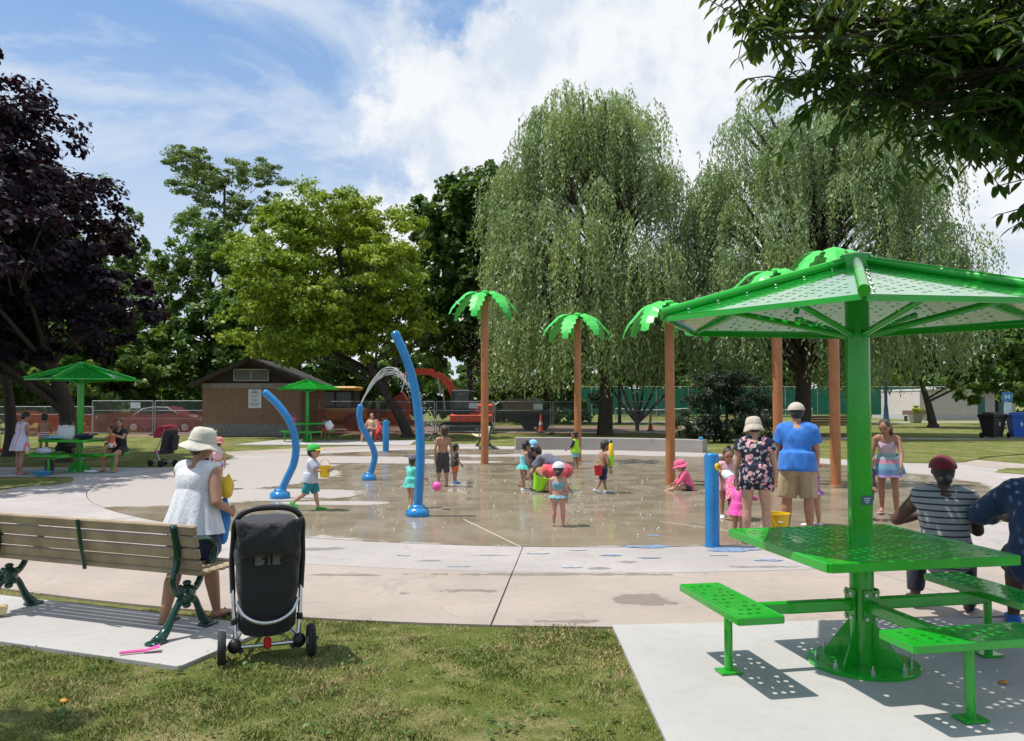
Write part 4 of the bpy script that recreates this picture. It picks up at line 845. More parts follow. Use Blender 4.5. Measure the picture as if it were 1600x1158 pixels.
# ash tree at the right, its boughs hanging over the near table
def leaf_outline(L, w, n=5):
    m = MB()
    for i in range(n + 1):
        t = i / n; y = L * t; ww = w * math.sin(math.pi * min(1, (t * .92 + .05))) ** .85 * (1 - .25 * t); z = -.18 * L * t * t
        if i == n: ww = 0.0004
        m.v += [(-ww, y, z + ww * .35), (0, y, z), (ww, y, z + ww * .35)]
    for i in range(n):
        a = i * 3; m.f += [(a, a + 1, a + 4, a + 3), (a + 1, a + 2, a + 5, a + 4)]
    return m
def ash():
    t = thing('ash_tree', 'dark-leaved tree overhanging the near green canopy from beyond the frame', 'tree', (7.6, 4.6, 0)); b = Vector((7.6, 4.6, 0)); r = random.Random(5); m = MB()
    m.tube(smooth_path([(0, 0, -.1), (0, 0, .6), (-.1, 0, 2.2), (-.3, .1, 4.2), (-.4, .2, 6.4)], 5), [.24, .22] + [.2 - .006 * i for i in range(19)], 14)
    # bough: start, end; twigs carry compound leaves
    boughs = []
    def B(a, e, r0): P = smooth_path([Vector(a) - b, Vector(a).lerp(Vector(e), .5) - b + Vector((0, 0, .12)), Vector(e) - b], 6); m.tube(P, [r0 * (1 - .75 * i / (len(P) - 1)) for i in range(len(P))], 7); boughs.append(P)
    tr = (7.3, 4.7, 3.6)
    ends = [(1.75, 5.0, 3.75), (2.0, 5.1, 3.66), (1.62, 5.0, 4.02), (1.45, 5.0, 4.28), (1.7, 5.2, 4.15), (1.95, 4.9, 3.92), (2.2, 5.2, 4.0), (2.35, 5.0, 3.55), (2.6, 5.1, 3.42), (2.85, 4.9, 3.5), (3.0, 5.3, 3.48), (2.2, 5.0, 3.72), (2.65, 5.0, 3.55), (3.25, 5.0, 3.5), (2.4, 5.3, 3.85), (2.1, 4.6, 4.25), (2.5, 5.2, 4.15), (2.8, 4.8, 3.95), (3.2, 5.4, 4.05), (3.5, 4.7, 3.65), (2.2, 5.3, 4.4), (3.0, 4.5, 3.75), (3.7, 5.3, 3.75), (2.75, 5.6, 4.1), (3.4, 4.9, 4.15), (3.15, 5.1, 3.62), (1.75, 5.1, 4.22), (2.0, 5.6, 4.55), (2.35, 4.9, 3.92), (2.7, 5.3, 3.72), (2.5, 5.9, 4.5), (3.1, 5.0, 4.3), (3.0, 5.7, 3.78), (3.35, 5.3, 3.55), (3.6, 5.0, 3.9), (3.3, 6.0, 4.5), (3.0, 5.2, 3.46), (3.9, 5.6, 3.6), (1.55, 5.0, 4.38), (3.75, 5.1, 4.5), (4.1, 5.4, 4.2), (2.9, 4.7, 4.4), (3.42, 5.0, 3.10), (3.45, 5.05, 2.95)]
    for i, e in enumerate(ends): B((tr[0] - .1 * i / 3, tr[1], tr[2] + .1 * (i % 5) - .2 * (i > 15)), e, .045)
    tips = []
    for P in boughs:
        L = len(P)
        for i in range(int(L * .30), L):
            for k in range(6 if i > L * .5 else 4):
                d = Vector((r.uniform(-1, .6), r.uniform(-1, 1), r.uniform(-.75, .4))).normalized(); e = P[i] + d * r.uniform(.15, .50); m.tube([P[i], P[i].lerp(e, .5) + Vector((0, 0, .02)), e], [.007, .005, .003], 4, False); tips.append((P[i], e))
    m.build('trunk', B_grey, t, True, 80)
    LM = []; LO = []
    for L, w in ((.098, .019), (.085, .020), (.11, .022)):
        me = leaf_outline(L, w).mesh('leaf'); me.materials.append(L_ash); LM.append(me); LO.append(leaf_outline(L, w, 3))
    mats = []
    for a, e in tips:
        ax = (e - a); n = r.randint(4, 6)
        for j in range(n):
            p = a.lerp(e, .25 + .75 * j / max(1, n - 1)); 
            for s in (-1, 1):
                d = (ax.normalized() * .5 + ax.cross(Vector((0, 0, 1))).normalized() * s * .9 + Vector((r.uniform(-.35, .35), r.uniform(-.35, .35), -.35 + r.uniform(-.5, .25)))).normalized()
                up = Vector((r.uniform(-.6, .6), r.uniform(-.6, .6), 1)); x = d.cross(up).normalized(); z = x.cross(d); k = r.uniform(.75, 1.25)
                mats.append((Matrix.Translation(p) @ Matrix((x, d, z)).transposed().to_4x4() @ Matrix.Scale(k, 4), r.randrange(3)))
    # leaves that show largest in the picture stand alone, the rest is one mass
    def vis(mt):
        w = mt.translation + b; 
        if w.y < .5: return 9
        u = w.x / w.y; v = (w.z - 1.7) / w.y; return w.y if (.2 < u < .64 and v < .50) else 99 + w.y
    order = sorted(range(len(mats)), key=lambda i: vis(mats[i][0])); solo = set(order[:300])
    big = MB()
    for i, (M, k) in enumerate(mats):
        if i in solo: o = link('leaf', LM[k], t); o.matrix_local = M
        else:
            big.add([M @ Vector(v) for v in LO[k].v], LO[k].f)
    o = big.build('crown', L_ash, t); o['kind'] = 'stuff'
    return t
ash()
# distant tree line closing the view
P, N = crown_points([(x, 128 + 8 * math.sin(x), 4.6 + 1.6 * math.sin(x * .37), 7.5, 4, 5.2 + 1.5 * math.sin(x * .23 + 1)) for x in range(-130, 135, 5)], 34000, .2)
V, F = leaf_cloud(P, N, 1.5, .9, .6); o = npmesh('distant_tree_line', V, F, L_mid); o['kind'] = 'stuff'; o['label'] = 'far band of trees closing the horizon'; o['category'] = 'trees'
P, N = crown_points([(x, 70 + 3 * math.sin(x), 2.2 + .5 * math.sin(x * .7), 3.0, 2, 2.6) for x in np.arange(-52, 4, 3.1)], 30000, .2)
V, F = leaf_cloud(P, N, .6, .8, .6); o = npmesh('undergrowth', V, F, L_dark); o['kind'] = 'stuff'; o['label'] = 'dark undergrowth thicket behind the fence'; o['category'] = 'bushes'
# ------------------------------------------------------------------ brick hut
def brick_mat():
    n = NB('brown_block_wall'); o = n.co(); b = n.N.new('ShaderNodeTexBrick'); n.L.new(n.map(o, (1, 1, 1), (R(90), 0, 0)), b.inputs['Vector'])
    b.offset = 0.0; b.inputs['Scale'].default_value = 1; b.inputs['Brick Width'].default_value = .155; b.inputs['Row Height'].default_value = .155; b.inputs['Mortar Size'].default_value = .012
    b.inputs['Color1'].default_value = (.30, .17, .11, 1); b.inputs['Color2'].default_value = (.25, .14, .095, 1); b.inputs['Mortar'].default_value = (.16, .10, .075, 1)
    n.set(color=n.mix(n.math('MULTIPLY', n.rng(n.noise(o, 1.6, 5), .4, .7), .35), b.outputs['Color'], (.20, .15, .12)), rough=.9); return n.m
def hut():
    t = thing('brick_hut', 'brown brick service hut with dark gabled roof and louvred vent', 'building', (-12.85, 39.3, 0)); x0, x1, d, h = -2.43, 2.43, 5.0, 2.62
    MB().box((0, d / 2, .31), (4.86, d, .62)).build('plinth', plain('grey_block', (.20, .19, .18), .9, .2, 8), t); MB().box((0, d / 2 + .006, 1.49), (4.85, d, 1.74)).build('wall', brick_mat(), t)
    MB().box((0, d / 2 - .01, 2.49), (4.90, d + .04, .26)).build('lintel', plain('grey_beam', (.27, .235, .21), .9, .15, 5), t)
    wood = plain('dark_brown_wood', (.035, .022, .018), .8, .25, 6)
    g = MB(); V = [(x0 - .0, .05, 2.6), (x1, .05, 2.6), (0, .05, 3.72)]; g.add(V + [(x, d, z) for x, y, z in V], [(0, 1, 2), (5, 4, 3), (0, 3, 4, 1), (1, 4, 5, 2), (2, 5, 3, 0)]); g.build('gable', wood, t)
    rf = MB(); th = .14
    for s in (-1, 1):
        a = Vector((0, -.45, 3.86)); e = Vector((s * 2.85, -.45, 2.60)); nz = Vector((s * .4, 0, .9)).normalized() * th; q = [a, e, e - nz, a - nz]
        rf.add([tuple(p) for p in q] + [(p.x, d + .5, p.z) for p in q], [(0, 1, 2, 3), (7, 6, 5, 4), (0, 4, 5, 1), (1, 5, 6, 2), (2, 6, 7, 3), (3, 7, 4, 0)])
        b = MB().bar((0, -.47, 3.79), (s * 2.85, -.47, 2.52), .05, .20).build('barge_board', wood, t)
    rf.build('roof', plain('dark_shingle', (.045, .035, .032), .9, .3, 9), t)
    v = MB().box((-.02, .02, 3.03), (1.66, .06, .56)).build('vent', plain('vent_dark', (.06, .065, .07), .6), t)
    for k in range(9): MB().box((-.02, -.02, 2.82 + k * .052), (1.58, .03, .030), Matrix.Rotation(R(-35), 3, 'X')).build('louvre', plain('vent_grey', (.22, .24, .25), .5), v)
    for c, s in (((-.02, -.03, 3.30), (1.74, .05, .05)), ((-.02, -.03, 2.755), (1.74, .05, .05)), ((-.865, -.03, 3.03), (.05, .05, .5)), ((.825, -.03, 3.03), (.05, .05, .5)), ((-.02, -.035, 3.03), (.04, .05, .5))): MB().box(c, s).build('frame', plain('vent_frame', (.42, .40, .37), .6), v)
    s = MB().box((.17, -.012, 1.86), (.64, .02, .92)).build('notice_board', plain('white_sign', (.66, .70, .76), .5, .04), t); p = MB(); r = random.Random(4)
    for k in range(13):
        if k in (3, 6, 9): continue
        p.box((.17 - r.uniform(0, .05), -.024, 2.24 - k * .06), (.5 * r.uniform(.55, 1), .004, .022 + .02 * (k == 1)))
    o = p.build('print', plain('sign_print', (.12, .16, .24), .7), s); o['kind'] = 'stuff'
    MB().box((.02 + .5, -.012, .95), (.02, .006, .3), Matrix.Rotation(R(35), 3, 'Y')).build('wall_mark', plain('red_mark', (.25, .06, .04), .8), t)
hut()

# ------------------------------------------------------------------ construction fence
M_galv = plain('galvanised_tube', (.42, .44, .45), .45, .1, metal=.6)
def mesh_mat(name, c, dens, scale):
    n = NB(name); o = n.co(); s = n.sep(o); a = n.math('FRACT', n.math('MULTIPLY', n.math('ADD', s[0], s[2]), scale)); b = n.math('FRACT', n.math('MULTIPLY', n.math('SUBTRACT', s[0], s[2]), scale))
    w = n.math('MAXIMUM', n.rng(a, 1 - dens, 1 - dens + .02), n.rng(b, 1 - dens, 1 - dens + .02)); n.set(color=c, rough=.6, alpha=w); return n.m
M_chain = mesh_mat('chain_link', (.34, .36, .37), .09, 16.0); M_net = mesh_mat('orange_netting', (.48, .075, .04), .27, 15.0)
def fence_panel(x0, y0, x1, y1, h=1.72, sign=None, label=None):
    L = math.hypot(x1 - x0, y1 - y0); t = thing('fence_panel', label or 'galvanised chain-link construction fence panel on the far side of the lawn', 'fence', (x0, y0, 0), math.atan2(y1 - y0, x1 - x0), 'construction fence panels')
    for x in (.03, L - .03): MB().tube([(x, 0, 0), (x, 0, h)], .024, 8).build('post', M_galv, t, True)
    for z in (.12, h * .72, h): MB().tube([(.03, 0, z), (L - .03, 0, z)], .02, 8).build('rail', M_galv, t, True)
    for x in (.03, L - .03): MB().box((x, 0, .03), (.16, .6, .06)).build('foot', plain('fence_foot', (.08, .08, .08), .9), t)
    MB().add([(.03, .004, .12), (L - .03, .004, .12), (L - .03, .004, h), (.03, .004, h)], [(0, 1, 2, 3)]).build('wire_mesh', M_chain, t)
    if sign: MB().box((sign[0], -.03, sign[1]), (.5, .012, .3)).build('sign_plate', plain('white_sign', (.66, .70, .76), .5), t)
fence_panel(-21.4, 40.6, -18.3, 40.7, 1.75, (2.2, 1.52), 'chain-link fence panel with a small white plate, left of the car')
fence_panel(-18.25, 40.7, -15.3, 40.6, 1.75, None, 'chain-link fence panel between the car and the brick hut')
fence_panel(-27, 41.8, -21.6, 41.2, 1.45, None, 'low rail fence behind the left picnic table')
for i, (a, b) in enumerate(((-10.3, -7.2), (-7.15, -4.1), (-4.05, -1.0), (-.95, 2.1), (2.15, 5.2), (5.25, 8.3))): fence_panel(a, 42.4 + .25 * (i % 2), b, 42.5 + .2 * ((i + 1) % 2), 1.72, (2.35, 1.45) if i == 3 else ((2.0, 1.5) if i == 2 else None), ['chain-link fence panel in front of the yellow loader', 'chain-link fence panel behind the slanting tree trunk', 'chain-link fence panel with white plate before the excavator', 'chain-link fence panel with blue-white plate near the tarp-covered truck', 'chain-link fence panel left of the willow trunk', 'chain-link fence panel right of the willow trunk'][i])
def netting(label, pts, h):
    m = MB(); r = random.Random(len(pts)); P = smooth_path([(x, y, 0) for x, y in pts], 8)
    for i, p in enumerate(P): m.v += [(p.x, p.y + .05 * math.sin(i * 1.3), .04), (p.x, p.y + .04 * math.sin(i * 1.7), h * (.5 + .04 * math.sin(i))), (p.x, p.y, h * (.93 + .10 * math.sin(i * .9) * math.sin(i * .31 + 1)))]
    for i in range(len(P) - 1): a = i * 3; m.f += [(a, a + 3, a + 4, a + 1), (a + 1, a + 4, a + 5, a + 2)]
    o = m.build('barrier_netting', M_net, None, True, 80); tag(o, label, 'netting')
netting('orange plastic barrier netting in front of the parked car', [(-26, 41.6), (-22, 41.0), (-18, 40.9), (-15.4, 40.9)], 1.22); netting('orange plastic barrier netting right of the brick hut', [(-10.3, 42.0), (-8.6, 42.1), (-6.5, 42.0), (-4.9, 42.2)], 1.35)

# ------------------------------------------------------------------ vehicles behind the fence
def car():
    t = thing('parked_car', 'silver-red saloon car parked behind the orange netting', 'car', (-19.3, 44.5, 0)); body = plain('maroon_car_paint', (.20, .045, .05), .25, .05, coat=.6); gl = plain('car_glass', (.02, .022, .025), .08, .1)
    prof = [(-2.3, .32), (-2.32, .62), (-2.2, .86), (-1.6, .95), (-1.0, 1.34), (-.3, 1.45), (.45, 1.42), (1.15, 1.0), (2.0, .86), (2.3, .62), (2.28, .32)]
    def ext(P, y0, y1): n = len(P); return MB().add([(x, y0, z) for x, z in P] + [(x, y1, z) for x, z in P], [tuple(range(n)), tuple(range(2 * n - 1, n - 1, -1))] + [(i, n + i, n + (i + 1) % n, (i + 1) % n) for i in range(n)])
    ext(prof, -.85, .85).build('body', body, t)
    for P in ([(-1.4, .98), (-.92, 1.30), (-.35, 1.38), (-.35, .98)], [(-.28, .98), (-.28, 1.38), (.4, 1.35), (.98, .99)]): ext(P, -.868, -.85).build('window', gl, t)
    ext([(-1.5, .955), (-.95, 1.345), (-.3, 1.455), (.45, 1.425), (1.1, 1.02), (1.06, 1.0), (.42, 1.385), (-.3, 1.415), (-.9, 1.31), (-1.42, .94)], -.88, -.85).build('window_trim', plain('chrome', (.8, .8, .8), .15, metal=1.0), t)
    ext([(-2.25, .80), (2.1, .82), (2.1, .77), (-2.25, .75)], -.872, -.85).build('side_strip', plain('silver_paint', (.5, .48, .48), .3, metal=.5), t)
    MB().box((-2.27, -.7, .78), (.1, .25, .12)).build('tail_light', M_red, t); MB().box((2.2, -.7, .72), (.1, .25, .1)).build('headlight', M_white, t)
    for x in (-1.4, 1.4):
        for y in (-.78, .78):
            p = thing_part('wheel', t, (x, y, .32)); Rm = Matrix.Rotation(R(90), 3, 'X'); MB().lathe([(.2, -.1), (.31, -.1), (.32, 0), (.31, .1), (.2, .1)], 20, M=Rm).build('tyre', M_rub, p); MB().lathe([(.03, -.12), (.2, -.10), (.2, .10), (.03, .12)], 16, M=Rm).build('rim', M_alu, p)
car()
def excavator():
    t = thing('excavator', 'orange-red excavator with raised arm behind the chain-link fence', 'excavator', (-3.55, 44.9, -.15)); org = plain('excavator_orange', (.80, .075, .02), .4, .12, 4); dk = plain('machine_dark', (.025, .025, .028), .6, .2); gl = plain('cab_glass', (.03, .04, .045), .1)
    for y in (-.8, .8):
        m = MB(); m.box((1.0, y, .38), (3.0, .45, .66), bev=.2); m.build('track', dk, t)
    MB().box((1.3, 0, .95), (2.4, 2.0, .45), bev=.08).build('deck', org, t); MB().box((2.0, .1, 1.45), (1.1, 1.9, .6), bev=.1).build('engine_cover', org, t)
    cb = MB().box((.75, -.5, 1.85), (1.1, .9, 1.35), bev=.08).build('cab', dk, t); MB().box((.75, -.96, 1.95), (.8, .02, .9)).build('pane', gl, cb)
    def arm(name, pts, w, mt):
        m = MB(); n = len(pts); V = [(x, -w, z) for x, z in pts] + [(x, w, z) for x, z in pts]; m.add(V, [tuple(range(n)), tuple(range(2 * n - 1, n - 1, -1))] + [(i, n + i, n + (i + 1) % n, (i + 1) % n) for i in range(n)]); return m.build(name, mt, t)
    arm('boom', [(.55, 1.0), (.62, 2.1), (.2, 3.0), (-.55, 3.55), (-1.0, 3.55), (-.95, 3.25), (-.5, 3.1), (-.1, 2.6), (.2, 1.9), (.25, 1.0)], .18, org)
    arm('stick', [(-.85, 3.7), (-2.0, 3.75), (-2.6, 3.45), (-2.5, 3.3), (-1.9, 3.4), (-.85, 3.35)], .14, org)
    MB().tube([(-2.4, -.02, 3.4), (-2.7, 0, 2.3)], .05, 8).build('hydraulic_rod', M_alu, t, True); MB().tube([(-.45, -.2, 2.2), (-.6, -.2, 3.2)], .05, 8).build('hydraulic_rod', M_alu, t, True); MB().tube([(-.2, -.2, 1.4), (-.35, -.2, 2.6)], .05, 8).build('hydraulic_rod', M_alu, t, True)
    arm('bucket', [(-2.6, 2.4), (-3.3, 1.9), (-3.4, 1.0), (-2.9, .5), (-2.3, .9), (-2.2, 1.8)], .5, plain('bucket_red', (.30, .04, .03), .6, .3, 4))
excavator()
def loader():
    t = thing('loader', 'yellow-topped construction loader right of the brick hut', 'loader', (-10.4, 47.5, 0)); yl = plain('machine_yellow', (.55, .30, .03), .5, .12); dk = plain('machine_dark', (.025, .025, .028), .6, .2); gl = plain('cab_glass_grey', (.14, .17, .17), .12)
    MB().box((0, 0, 1.0), (3.2, 1.9, .7), bev=.08).build('body', plain('machine_ochre', (.40, .20, .035), .6, .2), t); c = MB().box((.1, 0, 1.85), (2.1, 1.7, 1.1), bev=.06).build('cab', dk, t)
    for x in (-.45, .55): MB().box((x, -.865, 1.85), (.85, .02, .85)).build('pane', gl, c)
    MB().box((.1, 0, 2.49), (2.5, 2.0, .24), bev=.09).build('roof', yl, t)
    for x in (-1.1, 1.1):
        for y in (-.95, .95): MB().lathe([(.2, -.2), (.52, -.2), (.56, 0), (.52, .2), (.2, .2)], 20, (x, y, .56), Matrix.Rotation(R(90), 3, 'X')).build('wheel', dk, t, True)
loader()
def truck():
    t = thing('tipper_truck', 'dark truck with a beige covered load behind the fence', 'truck', (-.3, 48.2, 0)); dk = plain('truck_red', (.16, .02, .018), .5, .2); bg = plain('beige_tarp', (.27, .22, .19), .8, .12, 3)
    MB().box((.3, 0, .85), (4.6, 2, .35)).build('chassis', plain('machine_dark', (.025, .025, .028), .6), t); MB().box((-1.6, 0, 1.35), (1.2, 1.9, 1.0), bev=.1).build('cab', dk, t)
    MB().box((-1.6, -.96, 1.6), (.8, .02, .4)).build('window', plain('cab_glass', (.03, .04, .045), .1), t); m = MB(); m.box((.9, 0, 1.45), (2.3, 1.95, .9), bev=.18); m.build('load', bg, t)
    for x in (-1.6, 1.3, 2.1):
        for y in (-.85, .85): MB().lathe([(.15, -.15), (.42, -.15), (.45, 0), (.42, .15), (.15, .15)], 18, (x, y, .45), Matrix.Rotation(R(90), 3, 'X')).build('wheel', plain('machine_dark', (.025, .025, .028), .6), t, True)
truck()

# ------------------------------------------------------------------ tennis court screen, pale building, street furniture
M_scr = plain('green_windscreen', (.015, .17, .115), .8, .15, 2)
for i in range(12):
    x = 5 + i * 3.4; t = thing('court_screen', 'green tennis court windscreen panel on a tall fence beyond the far lawn', 'fence', (x, 84, 0), 0, 'green tennis court screen panels')
    MB().tube([(0, 0, 0), (0, 0, 3.3)], .045, 8).build('post', M_galv, t, True); m = MB(); n = 9
    for k in range(n): m.v += [(.06 + 3.3 * k / (n - 1), .03 * math.sin(k * 1.7 + i), .35), (.06 + 3.3 * k / (n - 1), .03 * math.sin(k * 1.2 + i), 3.1)]
    for k in range(n - 1): m.f.append((2 * k, 2 * k + 2, 2 * k + 3, 2 * k + 1))
    m.build('screen', M_scr, t, True); MB().tube([(0, 0, 3.3), (3.4, 0, 3.3)], .03, 8).build('rail', M_galv, t, True)
for x, lab in ((13.5, 'white-taped tennis net seen through the multi-stemmed tree'), (25.5, 'white-taped tennis net beside the palm trunks')):
    t = thing('tennis_net', lab, 'net', (x, 77, 0)); MB().tube(smooth_path([(-3.5, 0, 1.07), (0, 0, .92), (3.5, 0, 1.07)], 8), .04, 6).build('tape', M_white, t, True); 
    for s in (-3.5, 3.5): MB().tube([(s, 0, 0), (s, 0, 1.08)], .05, 8).build('post', M_galv, t)
    MB().add([(-3.5, 0, .08), (3.5, 0, .08), (3.5, 0, 1.02), (0, 0, .9), (-3.5, 0, 1.02)], [(0, 1, 2, 3, 4)]).build('net', M_chain, t)
def pale_building():
    t = thing('pale_building', 'low pinkish-white flat-roofed building beyond the right lawn', 'building', (38.9, 76, 0)); w = plain('pale_wall', (.62, .555, .535), .85, .04, 2); pl = plain('grey_plinth', (.50, .51, .55), .85, .05)
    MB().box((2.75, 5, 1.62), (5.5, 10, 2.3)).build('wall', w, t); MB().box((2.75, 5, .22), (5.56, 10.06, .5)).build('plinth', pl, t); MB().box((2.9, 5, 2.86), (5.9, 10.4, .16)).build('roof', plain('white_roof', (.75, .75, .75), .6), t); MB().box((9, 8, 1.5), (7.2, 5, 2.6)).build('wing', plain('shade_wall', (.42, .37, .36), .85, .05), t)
    MB().box((9, 7.9, 2.92), (7.8, 6.0, .2)).build('wing_roof', plain('white_roof', (.75, .75, .75), .6), t)
    for k in range(3): MB().box((7.0 + k * 2, 5.48, 1.25), (.9, .05, 1.9)).build('door', plain('teal_door', (.03, .13, .12), .6), t)
pale_building()
def planter(label, x, y):
    t = thing('planter', label, 'planter', (x, y, 0)); MB().lathe([(.42, 0), (.62, .75), (.66, .8), (.56, .8), (.5, .7)], 4, M=Matrix.Rotation(R(45), 3, 'Z')).build('pot', M_wallc, t); Pp, Nn = crown_points([(0, 0, 1.05, .75, .6, .38)], 900, .1); V, F = leaf_cloud(Pp, Nn, .18, .6, .6); npmesh('plant', V, F, leafmat('lime_leaf_' + str(int(x)), (.32, .42, .02), (.5, .58, .05)), t)
planter('concrete planter with lime-yellow plant beside the rightmost palm trunk', 28.4, 66); planter('concrete planter with lime-yellow plant by the lamp post', 32.9, 65)
def brown_bench(x, y, label):
    t = thing('brown_bench', label, 'bench', (x, y, 0)); m = plain('reddish_wood', (.28, .12, .07), .6)
    for k in range(3): MB().box((0, .25, .62 + k * .13), (2.4, .04, .11)).build('back_slat', m, t)
    for k in range(3): MB().box((0, -.1 + k * .13, .45), (2.4, .11, .04)).build('seat_slat', m, t)
    for s in (-1, 1): MB().box((s, .05, .22), (.07, .5, .44)).build('leg', M_iron, t)
brown_bench(17.3, 42.6, 'long reddish-brown bench on the lawn behind the tallest palm trunk'); brown_bench(35.6, 70, 'reddish-brown bench beside the lime planter and pale building')
def lamp():
    t = thing('street_lamp', 'dark blue-green lamp post behind the woman in the striped dress', 'lamp post', (24.4, 52, 0)); m = plain('lamp_teal', (.01, .05, .08), .4)
    MB().lathe([(.24, 0), (.24, .5), (.17, .62), (.13, 1.3), (.10, 1.5), (.085, 4.4), (.12, 4.5)], 16).build('post', m, t, True); MB().lathe([(.1, 4.5), (.26, 4.9), (.2, 5.2), (.05, 5.3)], 14).build('lantern', M_white, t, True)
lamp()
def bin_(label, x, y, m, lid, rz):
    t = thing('wheelie_bin', label, 'bin', (x, y, 0), R(rz)); b = MB(); V = []
    for z, w, d in ((.06, .30, .27), (.95, .40, .40), (1.0, .44, .44), (1.04, .44, .44)): V += [(-w, -d, z), (w, -d, z), (w, d, z), (-w, d, z)]
    b.add(V, [(3, 2, 1, 0)] + [(i * 4 + k, i * 4 + (k + 1) % 4, i * 4 + 4 + (k + 1) % 4, i * 4 + 4 + k) for i in range(3) for k in range(4)] + [(12, 13, 14, 15)]); b.build('body', m, t)
    l = MB(); l.box((0, 0, 1.08), (.92, .92, .08), bev=.03); l.box((.05, .05, 1.15), (.7, .6, .12), bev=.05); l.build('lid', lid, t); MB().tube([(-.3, .47, 1.0), (.3, .47, 1.0)], .025, 8).build('handle', m, t)
    for s in (-1, 1): MB().lathe([(.13, -.03), (.13, .03)], 18, (s * .34, .3, .13), Matrix.Rotation(R(90), 3, 'Y')).build('wheel', M_rub, t)
    e = MB(); e.box((-.02, -.385, .72), (.03, .006, .09)); e.box((.0, -.378, .68), (.10, .006, .03)); e.box((-.03, -.372, .62), (.03, .006, .08)); e.box((.03, -.372, .62), (.03, .006, .08)); o = e.build('white_emblem', M_white, t)
bin_('black wheeled garbage bin beside the blue bin', 22.65, 37.6, plain('bin_black', (.018, .018, .02), .5, .15), plain('bin_black', (.018, .018, .02), .5), 20)
bin_('blue wheeled recycling bin beside the black bin', 23.75, 37.4, plain('bin_blue', (.012, .09, .42), .42, .1), plain('bin_blue', (.012, .09, .42), .42), -12)
def signpost():
    t = thing('park_sign', 'blue and white notice sign standing behind the blue bin', 'sign', (29.5, 47.5, 0)); MB().box((0, 0, 1.1), (.06, .06, 2.2)).build('post', M_galv, t); MB().box((0, -.05, 2.0), (.62, .03, .55)).build('blue_plate', plain('sign_blue', (.03, .22, .55), .4), t); MB().box((.02, -.05, 1.35), (.45, .03, .65)).build('white_plate', plain('sign_pale', (.55, .66, .75), .5), t)
    m = MB(); m.box((-.1, -.07, 2.0), (.1, .006, .22)); m.box((.1, -.07, 2.0), (.1, .006, .22)); m.box((0, -.07, 2.0), (.16, .006, .06)); m.build('white_symbol', M_white, t)
signpost()
for i, (x, y, lab) in enumerate(((1.6, 44.2, 'orange traffic cone left of the willow trunk'), (8.2, 47.2, 'orange traffic marker post beside the multi-stemmed tree'))):
    t = thing('traffic_cone', lab, 'cone', (x, y, 0)); MB().box((0, 0, .02), (.4, .4, .04)).build('base', plain('cone_base', (.03, .03, .03), .8), t); MB().lathe([(.16, .04), (.10, .35), (.045, .95), (.03, 1.0)], 14).build('cone', plain('cone_orange', (.7, .09, .02), .5), t, True); MB().lathe([(.108, .42), (.085, .6)], 14).build('band', M_white, t, True)
for k, (x, lab) in enumerate(((-17.9, 'orange fence barrel behind the purple maple trunk'), (-19.0, 'orange barrel near the towel-wrapped person'))):
    t = thing('traffic_barrel', lab, 'barrel', (x, 27.5 + k, 0)); MB().lathe([(.3, 0), (.3, .08), (.24, .1), (.22, 1.05), (.1, 1.1)], 18).build('drum', plain('barrel_orange', (.6, .07, .02), .5), t, True); MB().lathe([(.236, .55), (.23, .72)], 18).build('band', M_white, t)
# ------------------------------------------------------------------ people
BAKE = []           # (object, voxel, smooth iterations, fold strength, extra verts/faces)
def loft(m, secs, n=14):
    """closed tube through elliptical sections (centre, half-axis a, half-axis b)"""
    o = len(m.v); k = len(secs)
    for c, a, b in secs:
        for i in range(n):
            t = 2 * math.pi * i / n; m.v.append(tuple(c + a * math.cos(t) + b * math.sin(t)))
    m.f += [tuple(o + n - 1 - i for i in range(n)), tuple(o + (k - 1) * n + i for i in range(n))]
    for j in range(k - 1):
        for i in range(n): m.f.append((o + j * n + i, o + j * n + (i + 1) % n, o + j * n + n + (i + 1) % n, o + j * n + n + i))
def cap(m, a, b, ra, rb, n=10, end=True):
    """tapered capsule a -> b"""
    a = Vector(a); b = Vector(b); d = (b - a).normalized(); x = d.cross(Vector((0, 0, 1)))
    if x.length < 1e-3: x = Vector((1, 0, 0))
    x.normalize(); y = d.cross(x); S = []
    if end:
        for t in (-.95, -.7, -.35): S.append((a + d * ra * t, x * ra * math.sqrt(1 - t * t), y * ra * math.sqrt(1 - t * t)))
    S += [(a, x * ra, y * ra), (a.lerp(b, .5), x * (ra + rb) / 2 * 1.03, y * (ra + rb) / 2 * 1.03), (b, x * rb, y * rb)]
    if end:
        for t in (.35, .7, .95): S.append((b + d * rb * t, x * rb * math.sqrt(1 - t * t), y * rb * math.sqrt(1 - t * t)))
    loft(m, S, n)
def basis(d, up):
    d = d.normalized(); x = d.cross(up).normalized(); return x, d, x.cross(d)
SKIN = {}
def skin(c):
    k = 'skin_%d' % (c[0] * 1000)
    if k not in MATS:
        n = NB(k); o = n.co(); n.set(color=n.mix(n.rng(n.noise(o, 9, 4), .3, .7), tuple(x * .9 for x in c), tuple(x * 1.08 for x in c)), rough=.52, spec=.35)
        n.b.inputs['Subsurface Weight'].default_value = .08; n.b.inputs['Subsurface Radius'].default_value = (.02, .008, .004)
    return MATS[k]
S_L = (.50, .29, .20); S_M = (.40, .21, .135); S_T = (.33, .17, .105); S_D = (.10, .052, .034); S_P = (.55, .33, .24)
HB = cloth('black_hair', (.010, .008, .007), .5); HBr = cloth('brown_hair', (.035, .018, .010), .5)
